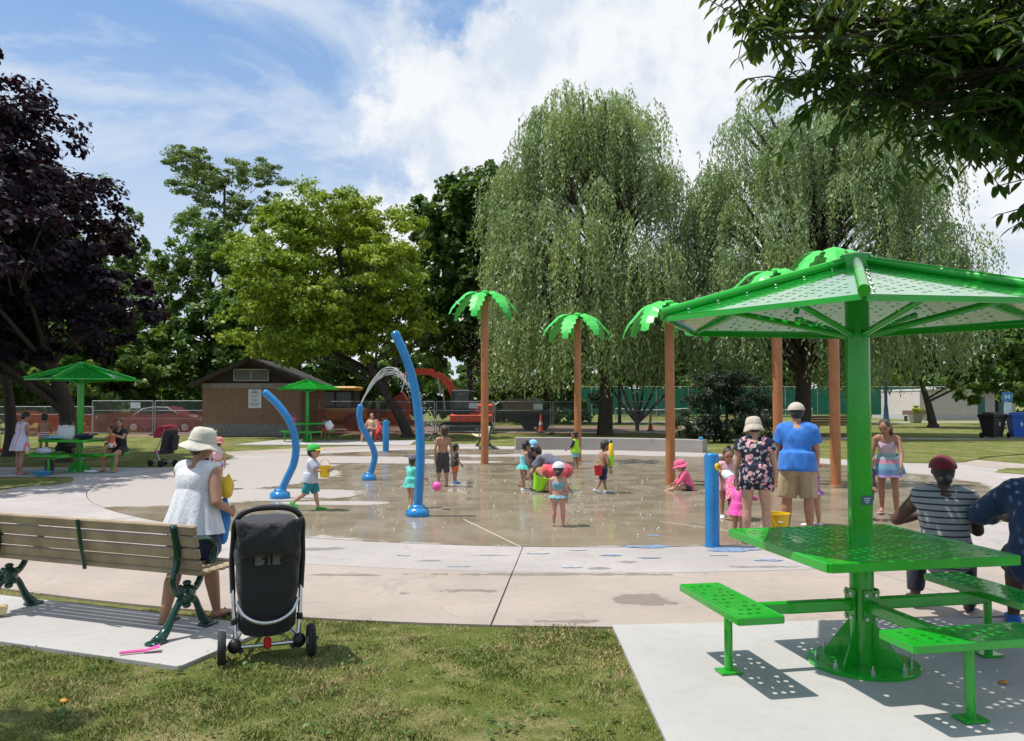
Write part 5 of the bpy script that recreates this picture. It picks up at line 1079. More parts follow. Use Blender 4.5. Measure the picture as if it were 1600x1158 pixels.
def person(label, loc, yaw, h, child=0.0, build=1.0, sk=S_M, lean=0, bow=0, pelvis=None, head=(0, 0, 0), arms=((5, 8, 12), (5, 8, 12)), legs=((0, 3, 0), (0, 3, 0)), hair=('short', HB), wear=(), vox=None, group=None, face=True, foot_yaw=(8, 8), toe=(0, 0)):
    """local frame: x right, y forward, z up. arms/legs are (left, right); arm = (pitch, out, elbow[, in]); leg = (pitch, out, knee)"""
    t = thing('person', label, 'person', loc, R(yaw), group); c = child; b = build * (1 + .08 * c)
    hh = (.132 + .075 * c) * h; th = (.245 - .045 * c) * h; sh = (.240 - .045 * c) * h; to = (.285 - .005 * c) * h; ua = (.168 - .012 * c) * h; fa = (.140 - .010 * c) * h; hd = (.095 - .005 * c) * h; nk = (.048 - .018 * c) * h
    ank = .038 * h; LE, BO = R(lean), R(bow)
    D = lambda p, o, s: Vector((s * math.sin(R(o)), math.sin(R(p)) * math.cos(R(o)), -math.cos(R(p)) * math.cos(R(o))))
    hipw = .052 * h * b; F = []
    for i, s in ((0, -1), (1, 1)):
        lp, lo, lk = legs[i]; hj = Vector((s * hipw, 0, 0)); kn = hj + D(lp, lo, s) * th; an = kn + D(lp - lk, lo * .4, s) * sh; F.append((hj, kn, an))
    pz = pelvis if pelvis is not None else -min(f[2].z for f in F) + ank
    O = Vector((0, 0, pz)); F = [tuple(p + O for p in f) for f in F]
    u1 = Vector((0, math.sin(LE), math.cos(LE))); f1 = Vector((0, math.cos(LE), -math.sin(LE))); u2 = Vector((0, math.sin(LE + BO), math.cos(LE + BO))); f2 = Vector((0, math.cos(LE + BO), -math.sin(LE + BO))); X = Vector((1, 0, 0))
    W = O + u1 * to * .42; C = W + u2 * to * .30; SH = W + u2 * to * .58          # waist, chest, shoulder line
    sw = (.103 - .004 * c) * h * (1 + .35 * (b - 1))
    A = []
    for i, s in ((0, -1), (1, 1)):
        q = arms[i]; S0 = SH + X * s * sw - u2 * .012 * h; el = S0 + D(q[0], q[1], s) * ua; inn = q[3] if len(q) > 3 else 0; wr = el + D(q[0] + q[2], -inn, s) * fa; hn = wr + (wr - el).normalized() * hd * .5; A.append((S0, el, wr, hn))
    hp, hy, hr_ = head; NB_ = SH + u2 * .018 * h; ut = (u2 * .6 + Vector((0, 0, 1)) * .4).normalized(); NT = NB_ + ut * nk + f2 * .008 * h
    Mh = Matrix.Rotation(R(hy), 3, 'Z') @ Matrix.Rotation(R(hp), 3, 'X') @ Matrix.Rotation(R(hr_), 3, 'Y'); hx, hf, hu = Mh @ X, Mh @ Vector((0, 1, 0)), Mh @ Vector((0, 0, 1)); HC = NT + hu * hh * .46 + hf * hh * .06
    R3 = Matrix((hx, hf, hu)).transposed(); J = dict(O=O, W=W, C=C, SH=SH, A=A, F=F, HC=HC, R3=R3, hh=hh, h=h, b=b, u1=u1, f1=f1, u2=u2, f2=f2, sw=sw, c=c, NB=NB_, NT=NT)
    def torso(m, e, lo=-.10, hi=1.0, flare=0.0, widen=1.0):
        """sections from below the hips to the shoulders, inflated by e"""
        k = [(-.16, O - u1 * .035 * h, .060, .045, u1, f1), (-.05, O - u1 * .012 * h, .088, .064, u1, f1), (.05, O + u1 * to * .08, .092, .068, u1, f1), (.25, O + u1 * to * .25, .084, .061, u1, f1), (.42, W, .077 + .004 * c, .056 + .006 * c, (u1 + u2).normalized(), (f1 + f2).normalized()), (.58, W + u2 * to * .18, .083, .061, u2, f2), (.72, C, .092, .066, u2, f2), (.86, W + u2 * to * .46, .097, .062, u2, f2), (.97, SH + u2 * to * .0, .088, .046, u2, f2), (1.03, SH + u2 * .022 * h, .046, .036, u2, f2)]
        S = [(q[1], X * (q[2] * h * b * widen + e * (1 + flare * (.5 - q[0]))), q[5] * (q[3] * h * b * widen + e * (1 + flare * (.5 - q[0])))) for q in k if lo <= q[0] <= hi]; loft(m, S, 20)
    m = MB(); torso(m, 0, -1, 2); m.ell(O - f1 * .028 * h * b + X * .04 * h - u1 * .01 * h, (.05 * h * b, .048 * h * b, .052 * h * b)); m.ell(O - f1 * .028 * h * b - X * .04 * h - u1 * .01 * h, (.05 * h * b, .048 * h * b, .052 * h * b))
    cap(m, NB_ - ut * .03 * h, NT + ut * .02 * h, .031 * h * (1 - .1 * c), .029 * h * (1 - .1 * c))
    m.ell(HC + hu * hh * .06, (hh * .385, hh * .46, hh * .45), R3, 16, 12); m.ell(HC - hu * hh * .17 + hf * hh * .12, (hh * .29, hh * .30, hh * .32), R3, 14, 10)
    cap(m, HC + hf * hh * .43 + hu * hh * .02, HC + hf * hh * .49 - hu * hh * .10, hh * .035, hh * .055, 8); m.ell(HC - hu * hh * .38 + hf * hh * .27, (hh * .13, hh * .10, hh * .09), R3)
    for s in (-1, 1): m.ell(HC + hx * s * hh * .39 - hu * hh * .02 - hf * hh * .02, (hh * .035, hh * .07, hh * .11), R3, 8, 6)
    fing = MB()
    for i, s in ((0, -1), (1, 1)):
        S0, el, wr, hn = A[i]; cap(m, SH + X * s * sw * .62, S0, .040 * h * b, .034 * h * b); cap(m, S0, el, .0305 * h * b, .0235 * h * b); cap(m, el, wr, .0240 * h * b, .0150 * h * b)
        d = (hn - wr).normalized(); side = X * s; side = (side - d * side.dot(d)).normalized() if abs(d.dot(X)) < .95 else Vector((0, 1, 0)); fw = d.cross(side).normalized(); fw = fw if fw.y > 0 else -fw
        loft(m, [(wr, side * .011 * h, fw * .014 * h), (wr + d * hd * .25, side * .011 * h, fw * .022 * h), (wr + d * hd * .5, side * .010 * h, fw * .024 * h), (wr + d * hd * .58, side * .007 * h, fw * .020 * h)], 10)
        for k in range(4):
            o = (k - 1.5) * .0115 * h; l = hd * (.46, .52, .50, .38)[k]; p0 = wr + d * hd * .48 + fw * -o; p1 = p0 + d * l * .5 - side * .06 * l; p2 = p1 + (d * .8 - side * .55).normalized() * l * .5
            fing.tube([p0, p1, p2], [.0062 * h, .0056 * h, .0042 * h], 6)
        p0 = wr + d * hd * .14 + fw * .016 * h; p1 = p0 + (d * .7 + fw * .6).normalized() * hd * .26; p2 = p1 + (d * .95 - side * .25).normalized() * hd * .22; fing.tube([p0, p1, p2], [.0085 * h, .0068 * h, .0048 * h], 6)
    for i, s in ((0, -1), (1, 1)):
        hj, kn, an = F[i]; cap(m, hj + (kn - hj) * .02, kn, .052 * h * b, .0325 * h * b, 12); ca = kn.lerp(an, .32) - Vector((0, .006 * h, 0)); cap(m, kn, ca, .0315 * h * b, .0345 * h * b); cap(m, ca, an, .0335 * h * b, .0185 * h * b)
        fy = R(foot_yaw[i]) * -s; tp = R(toe[i]); fd = Vector((-math.sin(fy), math.cos(fy) * math.cos(tp), math.sin(tp))).normalized(); fu = Vector((0, -math.sin(tp), math.cos(tp))); fs = fd.cross(fu)
        g = an - fu * ank * .55
        loft(m, [(g - fd * .034 * h, fs * .014 * h, fu * .016 * h), (g - fd * .02 * h, fs * .021 * h, fu * .023 * h), (g + fd * .025 * h, fs * .022 * h, fu * .022 * h), (g + fd * .07 * h - fu * .003 * h, fs * .027 * h, fu * .015 * h), (g + fd * .10 * h - fu * .006 * h, fs * .024 * h, fu * .010 * h), (g + fd * .112 * h - fu * .008 * h, fs * .014 * h, fu * .006 * h)], 12)
        J['foot%d' % i] = (g, fd, fu, fs)
    body = m.build('body', skin(sk), t, True, 180); v = vox or max(.0100, .0075 * h); BAKE.append((body, v, 4, 0.0, fing))
    J['torso'] = torso
    if face:
        e = MB()
        for s in (-1, 1): e.ell(HC + hx * s * hh * .155 + hf * hh * .415 + hu * hh * .04, (hh * .05, hh * .03, hh * .026), R3, 8, 6); e.box(HC + hx * s * hh * .155 + hf * hh * .425 + hu * hh * .125, (hh * .15, hh * .03, hh * .022), R3)
        o = e.build('eyes', plain('eye_dark', (.018, .012, .010), .3), body); o['kind'] = 'stuff'
        MB().ell(HC + hf * hh * .385 - hu * hh * .235, (hh * .095, hh * .03, hh * .024), R3, 10, 6).build('mouth', plain('lip', (.32, .09, .075), .5), body)
    if hair:
        k, mt = hair[0], hair[1]; m = MB()
        if k != 'none':
            m.ell(HC + hu * hh * .12 - hf * hh * .07, (hh * .425, hh * .46, hh * .44), R3, 16, 12); m.ell(HC - hf * hh * .20 - hu * hh * .10, (hh * .37, hh * .30, hh * .32), R3, 14, 10)
        if k == 'long': loft(m, [(HC - hf * hh * .2, hx * hh * .42, hf * hh * .30), (HC - hf * hh * .25 - hu * hh * .45, hx * hh * .42, hf * hh * .22), (HC - hf * hh * .28 - hu * hh * 1.0, hx * hh * .36, hf * hh * .16), (HC - hf * hh * .26 - hu * hh * 1.35, hx * hh * .18, hf * hh * .10)])
        if k == 'pony': cap(m, HC - hf * hh * .42 + hu * hh * .05, HC - hf * hh * .60 - hu * hh * .25, hh * .10, hh * .13); cap(m, HC - hf * hh * .60 - hu * hh * .25, HC - hf * hh * .55 - hu * hh * .75, hh * .13, hh * .05)
        if k == 'lowbun': m.ell(HC - hf * hh * .40 - hu * hh * .32, (hh * .26, hh * .22, hh * .22), R3)
        if k == 'bun': m.ell(HC - hf * hh * .15 + hu * hh * .60, (hh * .17, hh * .17, hh * .15), R3)
        if k == 'tails':
            for s in (-1, 1): m.ell(HC + hx * s * hh * .30 + hu * hh * .50 - hf * hh * .1, (hh * .13, hh * .13, hh * .13), R3)
        if m.v: o = m.build('hair', mt, t, True, 180); BAKE.append((o, max(.010, v), 3, .004, None))
    for w in wear: WEAR[w[0]](t, J, *w[1:])
    return t, J
WEAR = {}
def wear(f): WEAR[f.__name__] = f; return f
def cl_obj(m, name, mt, t, J, fold=.010, it=3, v=None): o = m.build(name, mt, t, True, 180); BAKE.append((o, v or max(.0115, .0100 * J['h']), it, fold, None)); return o
@wear
def shirt(t, J, mt, sleeve=.5, hem=-.05, loose=.010, name='shirt', flare=.6, neck=1.0):
    m = MB(); h, b = J['h'], J['b']; J['torso'](m, loose * h / 1.2, hem, .98 if neck < 1 else 1.0, flare)
    if sleeve > 0:
        for i, s in ((0, -1), (1, 1)):
            S0, el, wr, hn = J['A'][i]; cap(m, J['SH'] + Vector((s * J['sw'] * .55, 0, 0)), S0, .044 * h * b + loose * h * .3, .040 * h * b + loose * h * .4)
            if sleeve <= 1: cap(m, S0, S0.lerp(el, sleeve), .037 * h * b + loose * h * .4, .034 * h * b + loose * h * (.6 + .5 * flare), 12, True if sleeve == 1 else False)
            else: cap(m, S0, el, .037 * h * b + loose * h * .4, .031 * h * b + loose * h * .4); cap(m, el, el.lerp(wr, min(.92, sleeve - 1)), .031 * h * b + loose * h * .4, .023 * h * b + loose * h * .4, 12, False)
    elif neck >= .8:
        for s in (-1, 1): cap(m, J['SH'] + Vector((s * J['sw'] * .45, 0, 0)), J['SH'] + Vector((s * J['sw'] * .86, 0, 0)) - J['u2'] * .006 * h, .047 * h * b, .046 * h * b)
    if hem < 0 and name != 'sleeves':
        e = loose * h; S = []
        for q, k in ((.11, .35), (.06, .8), (.01, 1.05), (-.03, 1.15), (-.036, 1.15)): S.append((J['O'] + J['u1'] * q * h - J['f1'] * .008 * h, Vector((1, 0, 0)) * (.096 * h * b + e * (.7 + k)), J['f1'] * (.078 * h * b + e * (.7 + k))))
        if pose_upright(J): loft(m, S, 24)
        else: rump(m, J, e * .8)
    return cl_obj(m, name, mt, t, J)
def pose_upright(J): return all((f[1] - f[0]).normalized().z < -.8 for f in J['F']) and J['u1'].z > .85
def rump(m, J, e):
    h, b = J['h'], J['b']
    for s in (-1, 1): m.ell(J['O'] - J['f1'] * .028 * h * b + Vector((s * .04 * h, 0, 0)) - J['u1'] * .01 * h, (.05 * h * b + e, .048 * h * b + e, .052 * h * b + e))
@wear
def shorts(t, J, mt, leg=.6, loose=.012, rise=.30, name='shorts'):
    m = MB(); h, b = J['h'], J['b']; J['torso'](m, loose * h * .7, -.2, rise)
    rump(m, J, loose * h * .6)
    for i in (0, 1):
        hj, kn, an = J['F'][i]
        if leg <= 1: cap(m, hj, hj.lerp(kn, leg), .056 * h * b + loose * h * .5, .056 * h * b - .014 * h * leg + loose * h * 1.0, 14, False); m.ell(hj, .058 * h * b + loose * h * .4)
        else:
            cap(m, hj, kn, .056 * h * b + loose * h * .5, .036 * h * b + loose * h * .8, 14); cap(m, kn, kn.lerp(an, leg - 1), .036 * h * b + loose * h * .8, .030 * h * b + loose * h * .6, 14, False)
    return cl_obj(m, name, mt, t, J)
@wear
def swimsuit(t, J, mt, lo=-.2, hi=.87, name='swimsuit', straps=True):
    m = MB(); h = J['h']; J['torso'](m, .006 * h, lo, hi)
    for s in (-1, 1): m.ell(J['O'] + Vector((s * .04 * h, 0, 0)) - J['f1'] * .025 * h - J['u1'] * .008 * h, (.052 * h * J['b'], .054 * h * J['b'], .05 * h * J['b'])) if lo < -.1 else None
    if straps:
        for s in (-1, 1): m.tube([J['C'] + J['f2'] * .075 * h + Vector((s * .045 * h, 0, 0)), J['SH'] + J['u2'] * .028 * h + Vector((s * .06 * h, 0, 0)), J['C'] - J['f2'] * .07 * h + Vector((s * .045 * h, 0, 0))], .012 * h, 8)
    return cl_obj(m, name, mt, t, J, .003)
@wear
def skirt(t, J, mt, length=.12, flare=.05, top=.25, name='skirt', ruff=9):
    h, b = J['h'], J['b']; m = MB(); O, u, f = J['O'] + J['u1'] * .285 * h * top, J['u1'], J['f1']; n = 40; X = Vector((1, 0, 0)); th = .006
    rows = [(0, 0.0), (.35, .45), (.7, .8), (1, 1)]; base = len(m.v)
    dn = (-u * .55 - Vector((0, 0, 1)) * .45).normalized()
    for rr in (0, th):
        for q, fl in rows:
            for i in range(n):
                a = 2 * math.pi * i / n; wv = 1 + .10 * q * math.sin(ruff * a); m.v.append(tuple(O + dn * (length + .285 * top) * h * q + (X * math.cos(a) * (.093 * h * b + .012 * h + flare * h * fl - rr) + f * math.sin(a) * (.072 * h * b + .012 * h + flare * h * fl - rr)) * wv))
    R_ = len(rows)
    for k in range(2):
        for j in range(R_ - 1):
            for i in range(n): a = k * R_ * n + j * n + i; c = k * R_ * n + j * n + (i + 1) % n; m.f.append((a, c, c + n, a + n) if k == 0 else (a + n, c + n, c, a))
    for i in range(n): a = (R_ - 1) * n + i; c = (R_ - 1) * n + (i + 1) % n; m.f.append((a, c, c + R_ * n, a + R_ * n))
    return m.build(name, mt, t, True, 60)
@wear
def blouse(t, J, mt, gather=.80, length=.02, name='blouse'):
    """sleeveless yoke with a gathered flared body"""
    h, b = J['h'], J['b']; m = MB(); J['torso'](m, .012 * h, .40, .98); [cap(m, J['SH'] + Vector((s * J['sw'] * .45, 0, 0)), J['SH'] + Vector((s * J['sw'] * .80, 0, 0)) - J['u2'] * .004 * h, .046 * h * b, .045 * h * b) for s in (-1, 1)]; n = 72; X = Vector((1, 0, 0)); top = J['W'] + J['u2'] * .285 * h * .22; bot = J['O'] - Vector((0, 0, length * h)); K = 9
    o1 = cl_obj(m, name, mt, t, J, .003); m = MB()
    for rr in (0, .006):
        for j in range(K):
            q = j / (K - 1); c = top.lerp(bot, q)
            for i in range(n):
                a = 2 * math.pi * i / n; f = 1 + (.012 + .045 * q) * math.sin(13 * a + 1.5 * math.sin(3 * a) + q) + .02 * q * math.sin(29 * a); m.v.append(tuple(c + (X * math.cos(a) * (.090 + .052 * q) + J['f1'] * math.sin(a) * (.072 + .060 * q)) * h * b * f * (1 - rr)))
    for k in range(2):
        for j in range(K - 1):
            for i in range(n): a = k * K * n + j * n + i; c = k * K * n + j * n + (i + 1) % n; m.f.append((a, a + n, c + n, c) if k == 0 else (c, c + n, a + n, a))
    for i in range(n): a = (K - 1) * n + i; c = (K - 1) * n + (i + 1) % n; m.f.append((a, a + K * n, c + K * n, c))
    return m.build('gathered_panel', mt, t, True, 70)
def hatframe(J, tilt=0): return J['HC'] + J['R3'] @ Vector((0, 0, J['hh'] * .16)), J['R3'] @ Matrix.Rotation(R(tilt), 3, 'X'), J['hh']
@wear
def brim_hat(t, J, mt, brim=.95, crown=.48, droop=.18, tilt=8, name='sun_hat', wavy=.05):
    c, M, hh = hatframe(J, tilt); n = 40; m = MB(); rows = [(.02, crown), (.24, crown * .99), (.40, crown * .87), (.485, crown * .55), (.515, .10), (.525, -.02), (.52 + (brim - .5) * .33, -.05 - droop * .25), (.52 + (brim - .5) * .7, -.06 - droop * .62), (brim, -.07 - droop), (brim - .01, -.10 - droop), (.52, -.09), (.46, -.05)]
    for r, z in rows:
        for i in range(n):
            a = 2 * math.pi * i / n; k = max(0, r - .5) / max(.01, brim - .5); m.v.append(tuple(c + M @ Vector((r * hh * math.cos(a) * .93, r * hh * math.sin(a) * 1.05, hh * (z + wavy * k * math.sin(3 * a + .6) + wavy * .5 * k * math.sin(5 * a))))))
    K = len(rows); m.f += [(j * n + i, j * n + n + i, j * n + n + (i + 1) % n, j * n + (i + 1) % n) for j in range(K - 1) for i in range(n)] + [tuple(range(n)), tuple((K - 1) * n + n - 1 - i for i in range(n))]
    o = m.build(name, mt, t, True, 55); 
    MB().lathe([(.525 * hh, .02 * hh), (.530 * hh, .05 * hh), (.524 * hh, .09 * hh), (.516 * hh, .11 * hh)], n, c, M, .94, 1.06).build('hat_band', mt, o, True, 30)
@wear
def baseball_cap(t, J, mt, peak=None, back=False, name='cap'):
    c, M, hh = hatframe(J, 6); n = 28; m = MB(); K = 8
    for j in range(K):
        p = math.pi / 2 * j / (K - 1); r = .52 * math.cos(p * .995); z = .49 * math.sin(p) - .03
        for i in range(n): a = 2 * math.pi * i / n; m.v.append(tuple(c + M @ Vector((r * hh * .93 * math.cos(a), r * hh * 1.06 * math.sin(a) - .03 * hh, z * hh))))
    m.f += [(j * n + i, j * n + (i + 1) % n, j * n + n + (i + 1) % n, j * n + n + i) for j in range(K - 1) for i in range(n)] + [tuple(n - 1 - i for i in range(n)), tuple((K - 1) * n + i for i in range(n))]; o = m.build(name, mt, t, True, 60)
    s = -1 if back else 1; m = MB(); n = 11
    for z0 in (0, -.035):
        for j in range(4):
            for i in range(n): a = R(25 + 130 * i / (n - 1)); e = .47 + .40 * (j / 3) * math.sin(a) ** .7; m.v.append(tuple(c + M @ Vector((.46 * hh * math.cos(a) * (1 + .06 * j / 3), s * (e * math.sin(a) * 1.06) * hh - .02 * hh, (-.0 - .05 * (j / 3) ** 1.5 - .03 * (j / 3) * abs(math.cos(a)) + z0) * hh))))
    B4 = 4 * n; m.f += [(j * n + i, j * n + i + 1, j * n + n + i + 1, j * n + n + i) for j in range(3) for i in range(n - 1)] + [(B4 + j * n + n + i, B4 + j * n + n + i + 1, B4 + j * n + i + 1, B4 + j * n + i) for j in range(3) for i in range(n - 1)] + [(3 * n + i, 3 * n + i + 1, B4 + 3 * n + i + 1, B4 + 3 * n + i) for i in range(n - 1)]
    m.build('peak', peak or mt, o, True, 60)
@wear
def shoes(t, J, mt, kind='shoe'):
    for i in (0, 1):
        g, fd, fu, fs = J['foot%d' % i]; h = J['h']; m = MB(); e = 1.14 if kind != 'sandal' else 1.1
        if kind == 'sandal': loft(m, [(g - fd * .036 * h - fu * .021 * h, fs * .014 * h, fu * .006 * h), (g - fd * .015 * h - fu * .021 * h, fs * .024 * h, fu * .006 * h), (g + fd * .06 * h - fu * .018 * h, fs * .030 * h, fu * .006 * h), (g + fd * .105 * h - fu * .016 * h, fs * .026 * h, fu * .005 * h), (g + fd * .12 * h - fu * .015 * h, fs * .012 * h, fu * .004 * h)], 14); m.tube([g + fd * .06 * h + fs * .028 * h - fu * .012 * h, g + fd * .055 * h + fu * .016 * h, g + fd * .06 * h - fs * .028 * h - fu * .012 * h], .006 * h, 6)
        else: loft(m, [(g - fd * .040 * h - fu * .004 * h, fs * .015 * h, fu * .018 * h), (g - fd * .026 * h - fu * .002 * h, fs * .026 * h, fu * .027 * h), (g + fd * .025 * h - fu * .002 * h, fs * .028 * h, fu * .026 * h), (g + fd * .07 * h - fu * .005 * h, fs * .033 * h, fu * .020 * h), (g + fd * .105 * h - fu * .008 * h, fs * .030 * h, fu * .016 * h), (g + fd * .125 * h - fu * .010 * h, fs * .016 * h, fu * .010 * h)], 14)
        m.build('shoe' if kind != 'sandal' else 'sandal', mt, t, True, 60)
def bake_people():
    for o, v, it, fold, ex in BAKE:
        md = o.modifiers.new('union', 'REMESH'); md.mode = 'VOXEL'; md.voxel_size = v; md.use_smooth_shade = True
        s = o.modifiers.new('smooth', 'SMOOTH'); s.iterations = it; s.factor = .5
        d = o.modifiers.new('thin', 'DECIMATE'); d.ratio = .36
    dg = bpy.context.evaluated_depsgraph_get()
    res = [bpy.data.meshes.new_from_object(o.evaluated_get(dg)) for o, *_ in BAKE]
    for (o, v, it, fold, ex), me in zip(BAKE, res):
        mt = o.data.materials[0]; o.modifiers.clear()
        n = len(me.vertices); co = np.empty(n * 3, np.float32); me.vertices.foreach_get('co', co); co = co.reshape(-1, 3)
        if fold:
            no = np.empty(n * 3, np.float32); me.vertices.foreach_get('normal', no); no = no.reshape(-1, 3); q = co * 34; ph = len(o.name) + co[0, 0]; fold = fold * min(1.0, v / .012)
            f = np.sin(q[:, 0] * 1.1 + 1.7 * np.sin(q[:, 2] * .55 + ph)) * np.sin(q[:, 1] * 1.2 + q[:, 2] * .35) + .6 * np.sin(q[:, 2] * .9 + 1.5 * np.sin(q[:, 0] * .8) + q[:, 1])
            co = co + no * (f * fold * .6)[:, None]; me.vertices.foreach_set('co', co.ravel())
        if ex and ex.v:
            F = [tuple(p.vertices) for p in me.polygons]; V = [tuple(x) for x in co]; b = len(V); nm = bpy.data.meshes.new(me.name); nm.from_pydata(V + ex.v, [], F + [tuple(i + b for i in f) for f in ex.f]); me = nm
        me.polygons.foreach_set('use_smooth', [True] * len(me.polygons)); me.materials.clear(); me.materials.append(mt); me.update(); old = o.data; o.data = me; bpy.data.meshes.remove(old)
    BAKE.clear()
# ------------------------------------------------------------------ clothes
K = {n: cloth('cloth_' + n, c) for n, c in dict(white=(.72, .73, .76), cream=(.62, .58, .49), navy=(.012, .016, .05), blue=(.018, .13, .48), polo=(.03, .19, .62), khaki=(.40, .31, .18), black=(.012, .012, .014), denim=(.03, .06, .14), turq=(.10, .60, .52), teal=(.01, .24, .30), grey=(.11, .11, .135), dgrey=(.05, .048, .05), red=(.62, .05, .05), coral=(.80, .09, .13), pink=(.85, .13, .27), hot=(.85, .10, .42), lpink=(.75, .42, .50), peach=(.78, .28, .20), lime=(.38, .78, .02), green=(.02, .42, .05), yellow=(.75, .50, .03), purple=(.30, .16, .45), sky=(.22, .55, .68), maroon=(.16, .006, .016), darkblue=(.006, .028, .09), orange=(.70, .13, .04), lav=(.55, .58, .70), jean=(.012, .016, .030), sand=(.55, .48, .40)).items()}
K['floral'] = floral('floral_navy', (.010, .012, .035), (.66, .34, .36), (.50, .44, .42), (.16, .26, .26), 12); K['bikini'] = floral('floral_bikini', (.10, .38, .42), (.65, .20, .30), (.70, .66, .60), (.05, .10, .30), 26)
K['stripe'] = striped('navy_stripe', ((.02, .022, .045), (.30, .31, .32)), 21, 'Z', .27); K['swimstripe'] = striped('swim_stripe', ((.05, .03, .16), (.75, .72, .78)), 34, 'Z', .5); K['trunkstripe'] = striped('trunk_stripe', ((.55, .03, .04), (.72, .70, .70)), 22, 'Z', .5)
K['dress'] = banded('dress_bands', [(0, (.42, .24, .60)), (.62, (.10, .20, .34)), (.70, (.16, .34, .46)), (.78, (.50, .24, .32)), (.85, (.30, .46, .48)), (.95, (.52, .40, .50))]); K['pinkprint'] = floral('pink_print', (.75, .12, .32), (.72, .50, .45), (.30, .12, .35), (.70, .20, .12), 22)
K['dots'] = floral('purple_dots', (.28, .07, .36), (.50, .22, .52), (.10, .03, .20), (.6, .3, .5), 40)
K['tee'] = cloth('grey_tee', (.13, .135, .175)); K['towel'] = striped('towel_stripe', ((.55, .55, .68), (.70, .18, .22)), 9, 'X', .8)

# foreground woman in the wide white hat
person('woman in wide white sun hat and loose white sleeveless blouse beside the black stroller', (-2.50, 6.28, .0), -20, 1.47, 0, 1.16, S_M, 4, 2, None, (-6, -42, 2), ((20, 8, 75, 30), (-14, 20, 80, 10)), ((-10, 2, 8), (14, 3, 4)), ('short', HBr), (('blouse', K['white'], .8, .050), ('shorts', K['denim'], .74, .014), ('brim_hat', K['cream'], .84, .60, .22, -4, 'sun_hat', .06), ('shoes', K['black'], 'sandal')), .0085)
# couple
person('woman in off-white bucket hat and navy floral off-shoulder romper', (2.93, 9.62, 0), -12, 1.50, 0, 1.12, S_L, 4, 2, None, (-16, 12, 0), ((4, 12, 10), (2, 14, 8)), ((0, 3, 0), (0, 5, 0)), ('short', HBr), (('shirt', K['floral'], .34, -.06, .018, 'romper_top', 1.0, .9), ('shorts', K['floral'], .36, .022, .4, 'romper_shorts'), ('brim_hat', K['sand'], .66, .50, .34, 4, 'bucket_hat', .03), ('shoes', K['black'], 'sandal')))
person('man in blue polo shirt, khaki shorts and beige cap', (3.66, 10.25, 0), -20, 1.68, 0, 1.17, S_M, 3, 3, None, (-10, 10, 0), ((6, 10, 10), (4, 10, 14)), ((0, 4, 0), (0, 4, 0)), ('short', HB), (('shirt', K['polo'], .62, -.06, .017, 'polo_shirt', .8), ('shorts', K['khaki'], .98, .017), ('baseball_cap', K['sand']), ('shoes', K['white'], 'shoe')))
# seated pair at the near table
person('seated woman in maroon cap and navy-striped sleeveless top leaning on the near table', (3.36, 6.22, 0), -24, 1.58, 0, 1.28, S_D, 2, 4, .51, (-4, 6, 0), ((28, 36, 70, 50), (22, 12, 70, 20)), ((86, 10, 84), (84, 9, 82)), ('lowbun', HB), (('shirt', K['stripe'], 0, -.10, .012, 'striped_top', .8), ('shorts', K['jean'], 1.9, .006, .3, 'jeans'), ('baseball_cap', K['maroon']), ('shoes', K['black'])), .0095)
person('seated person in dark blue shirt beside the woman in the striped top', (3.72, 5.62, 0), -36, 1.78, 0, 1.22, S_D, 8, 8, .56, (0, -10, 0), ((30, 46, 52, 30), (30, 16, 60, 10)), ((84, 10, 80), (84, 9, 80)), ('short', HB), (('shirt', K['darkblue'], 1.75, -.10, .020, 'blue_shirt', .8), ('shorts', K['jean'], 1.0, .014, .3, 'shorts'), ('shoes', K['blue'])), .0095)
# children and others on the pad: label, x, y, yaw, h ...
person('boy in green and yellow cap carrying a yellow pail', (-3.17, 12.6, 0), -92, 1.07, .8, 1.0, S_L, 4, 0, None, (0, 0, 0), ((34, 6, 62, 0), (40, 6, 50, 0)), ((16, 2, 4), (-20, 2, 34)), ('short', HB), (('shirt', K['lav'], .75, -.06, .018, 'rash_shirt'), ('shorts', K['teal'], .95, .018, .3, 'swim_shorts'), ('baseball_cap', K['green'], K['yellow']), ('shoes', K['green'], 'shoe')), toe=(0, -35))
person('toddler in turquoise sunsuit and grey cap partly behind the tall blue pole', (-1.62, 12.85, 0), -40, .89, 1.0, 1.05, S_L, 6, 0, None, (-8, -18, 0), ((20, 12, 30), (30, 10, 40)), ((14, 4, 10), (-8, 4, 10)), ('short', HBr), (('shirt', K['turq'], 1.5, -.06, .016, 'sun_top'), ('skirt', K['turq'], .06, .05, .15), ('baseball_cap', K['grey']), ('shoes', K['yellow'])))
person('shirtless boy in long dark grey swim shorts gazing upwards', (-1.40, 16.1, 0), 22, 1.27, .55, .92, S_M, -6, -4, None, (24, 14, 0), ((-4, 14, 8), (-6, 12, 6)), ((2, 3, 2), (-2, 3, 2)), ('short', HBr), (('shorts', K['dgrey'], 1.12, .022, .28, 'swim_shorts'),))
person('small child in pale shirt and orange shorts half hidden behind the shirtless boy', (-1.2, 16.75, 0), -60, .86, .9, 1.0, S_T, 0, 0, None, (0, 0, 0), ((10, 10, 10), (10, 10, 30)), ((4, 3, 2), (0, 3, 2)), ('short', HB), (('shirt', K['dgrey'], .6), ('shorts', K['orange'], .8), ('shoes', K['polo'])))
person('girl with hair buns in turquoise ruffled swimsuit facing the girl in navy', (.22, 15.4, 0), -70, .98, .85, 1.0, S_M, 4, 0, None, (-12, 0, 0), ((14, 8, 20), (10, 10, 16)), ((3, 3, 2), (-2, 3, 2)), ('tails', HB), (('swimsuit', K['sky']), ('skirt', K['turq'], .03, .05, .2), ('shoes', K['white'])))
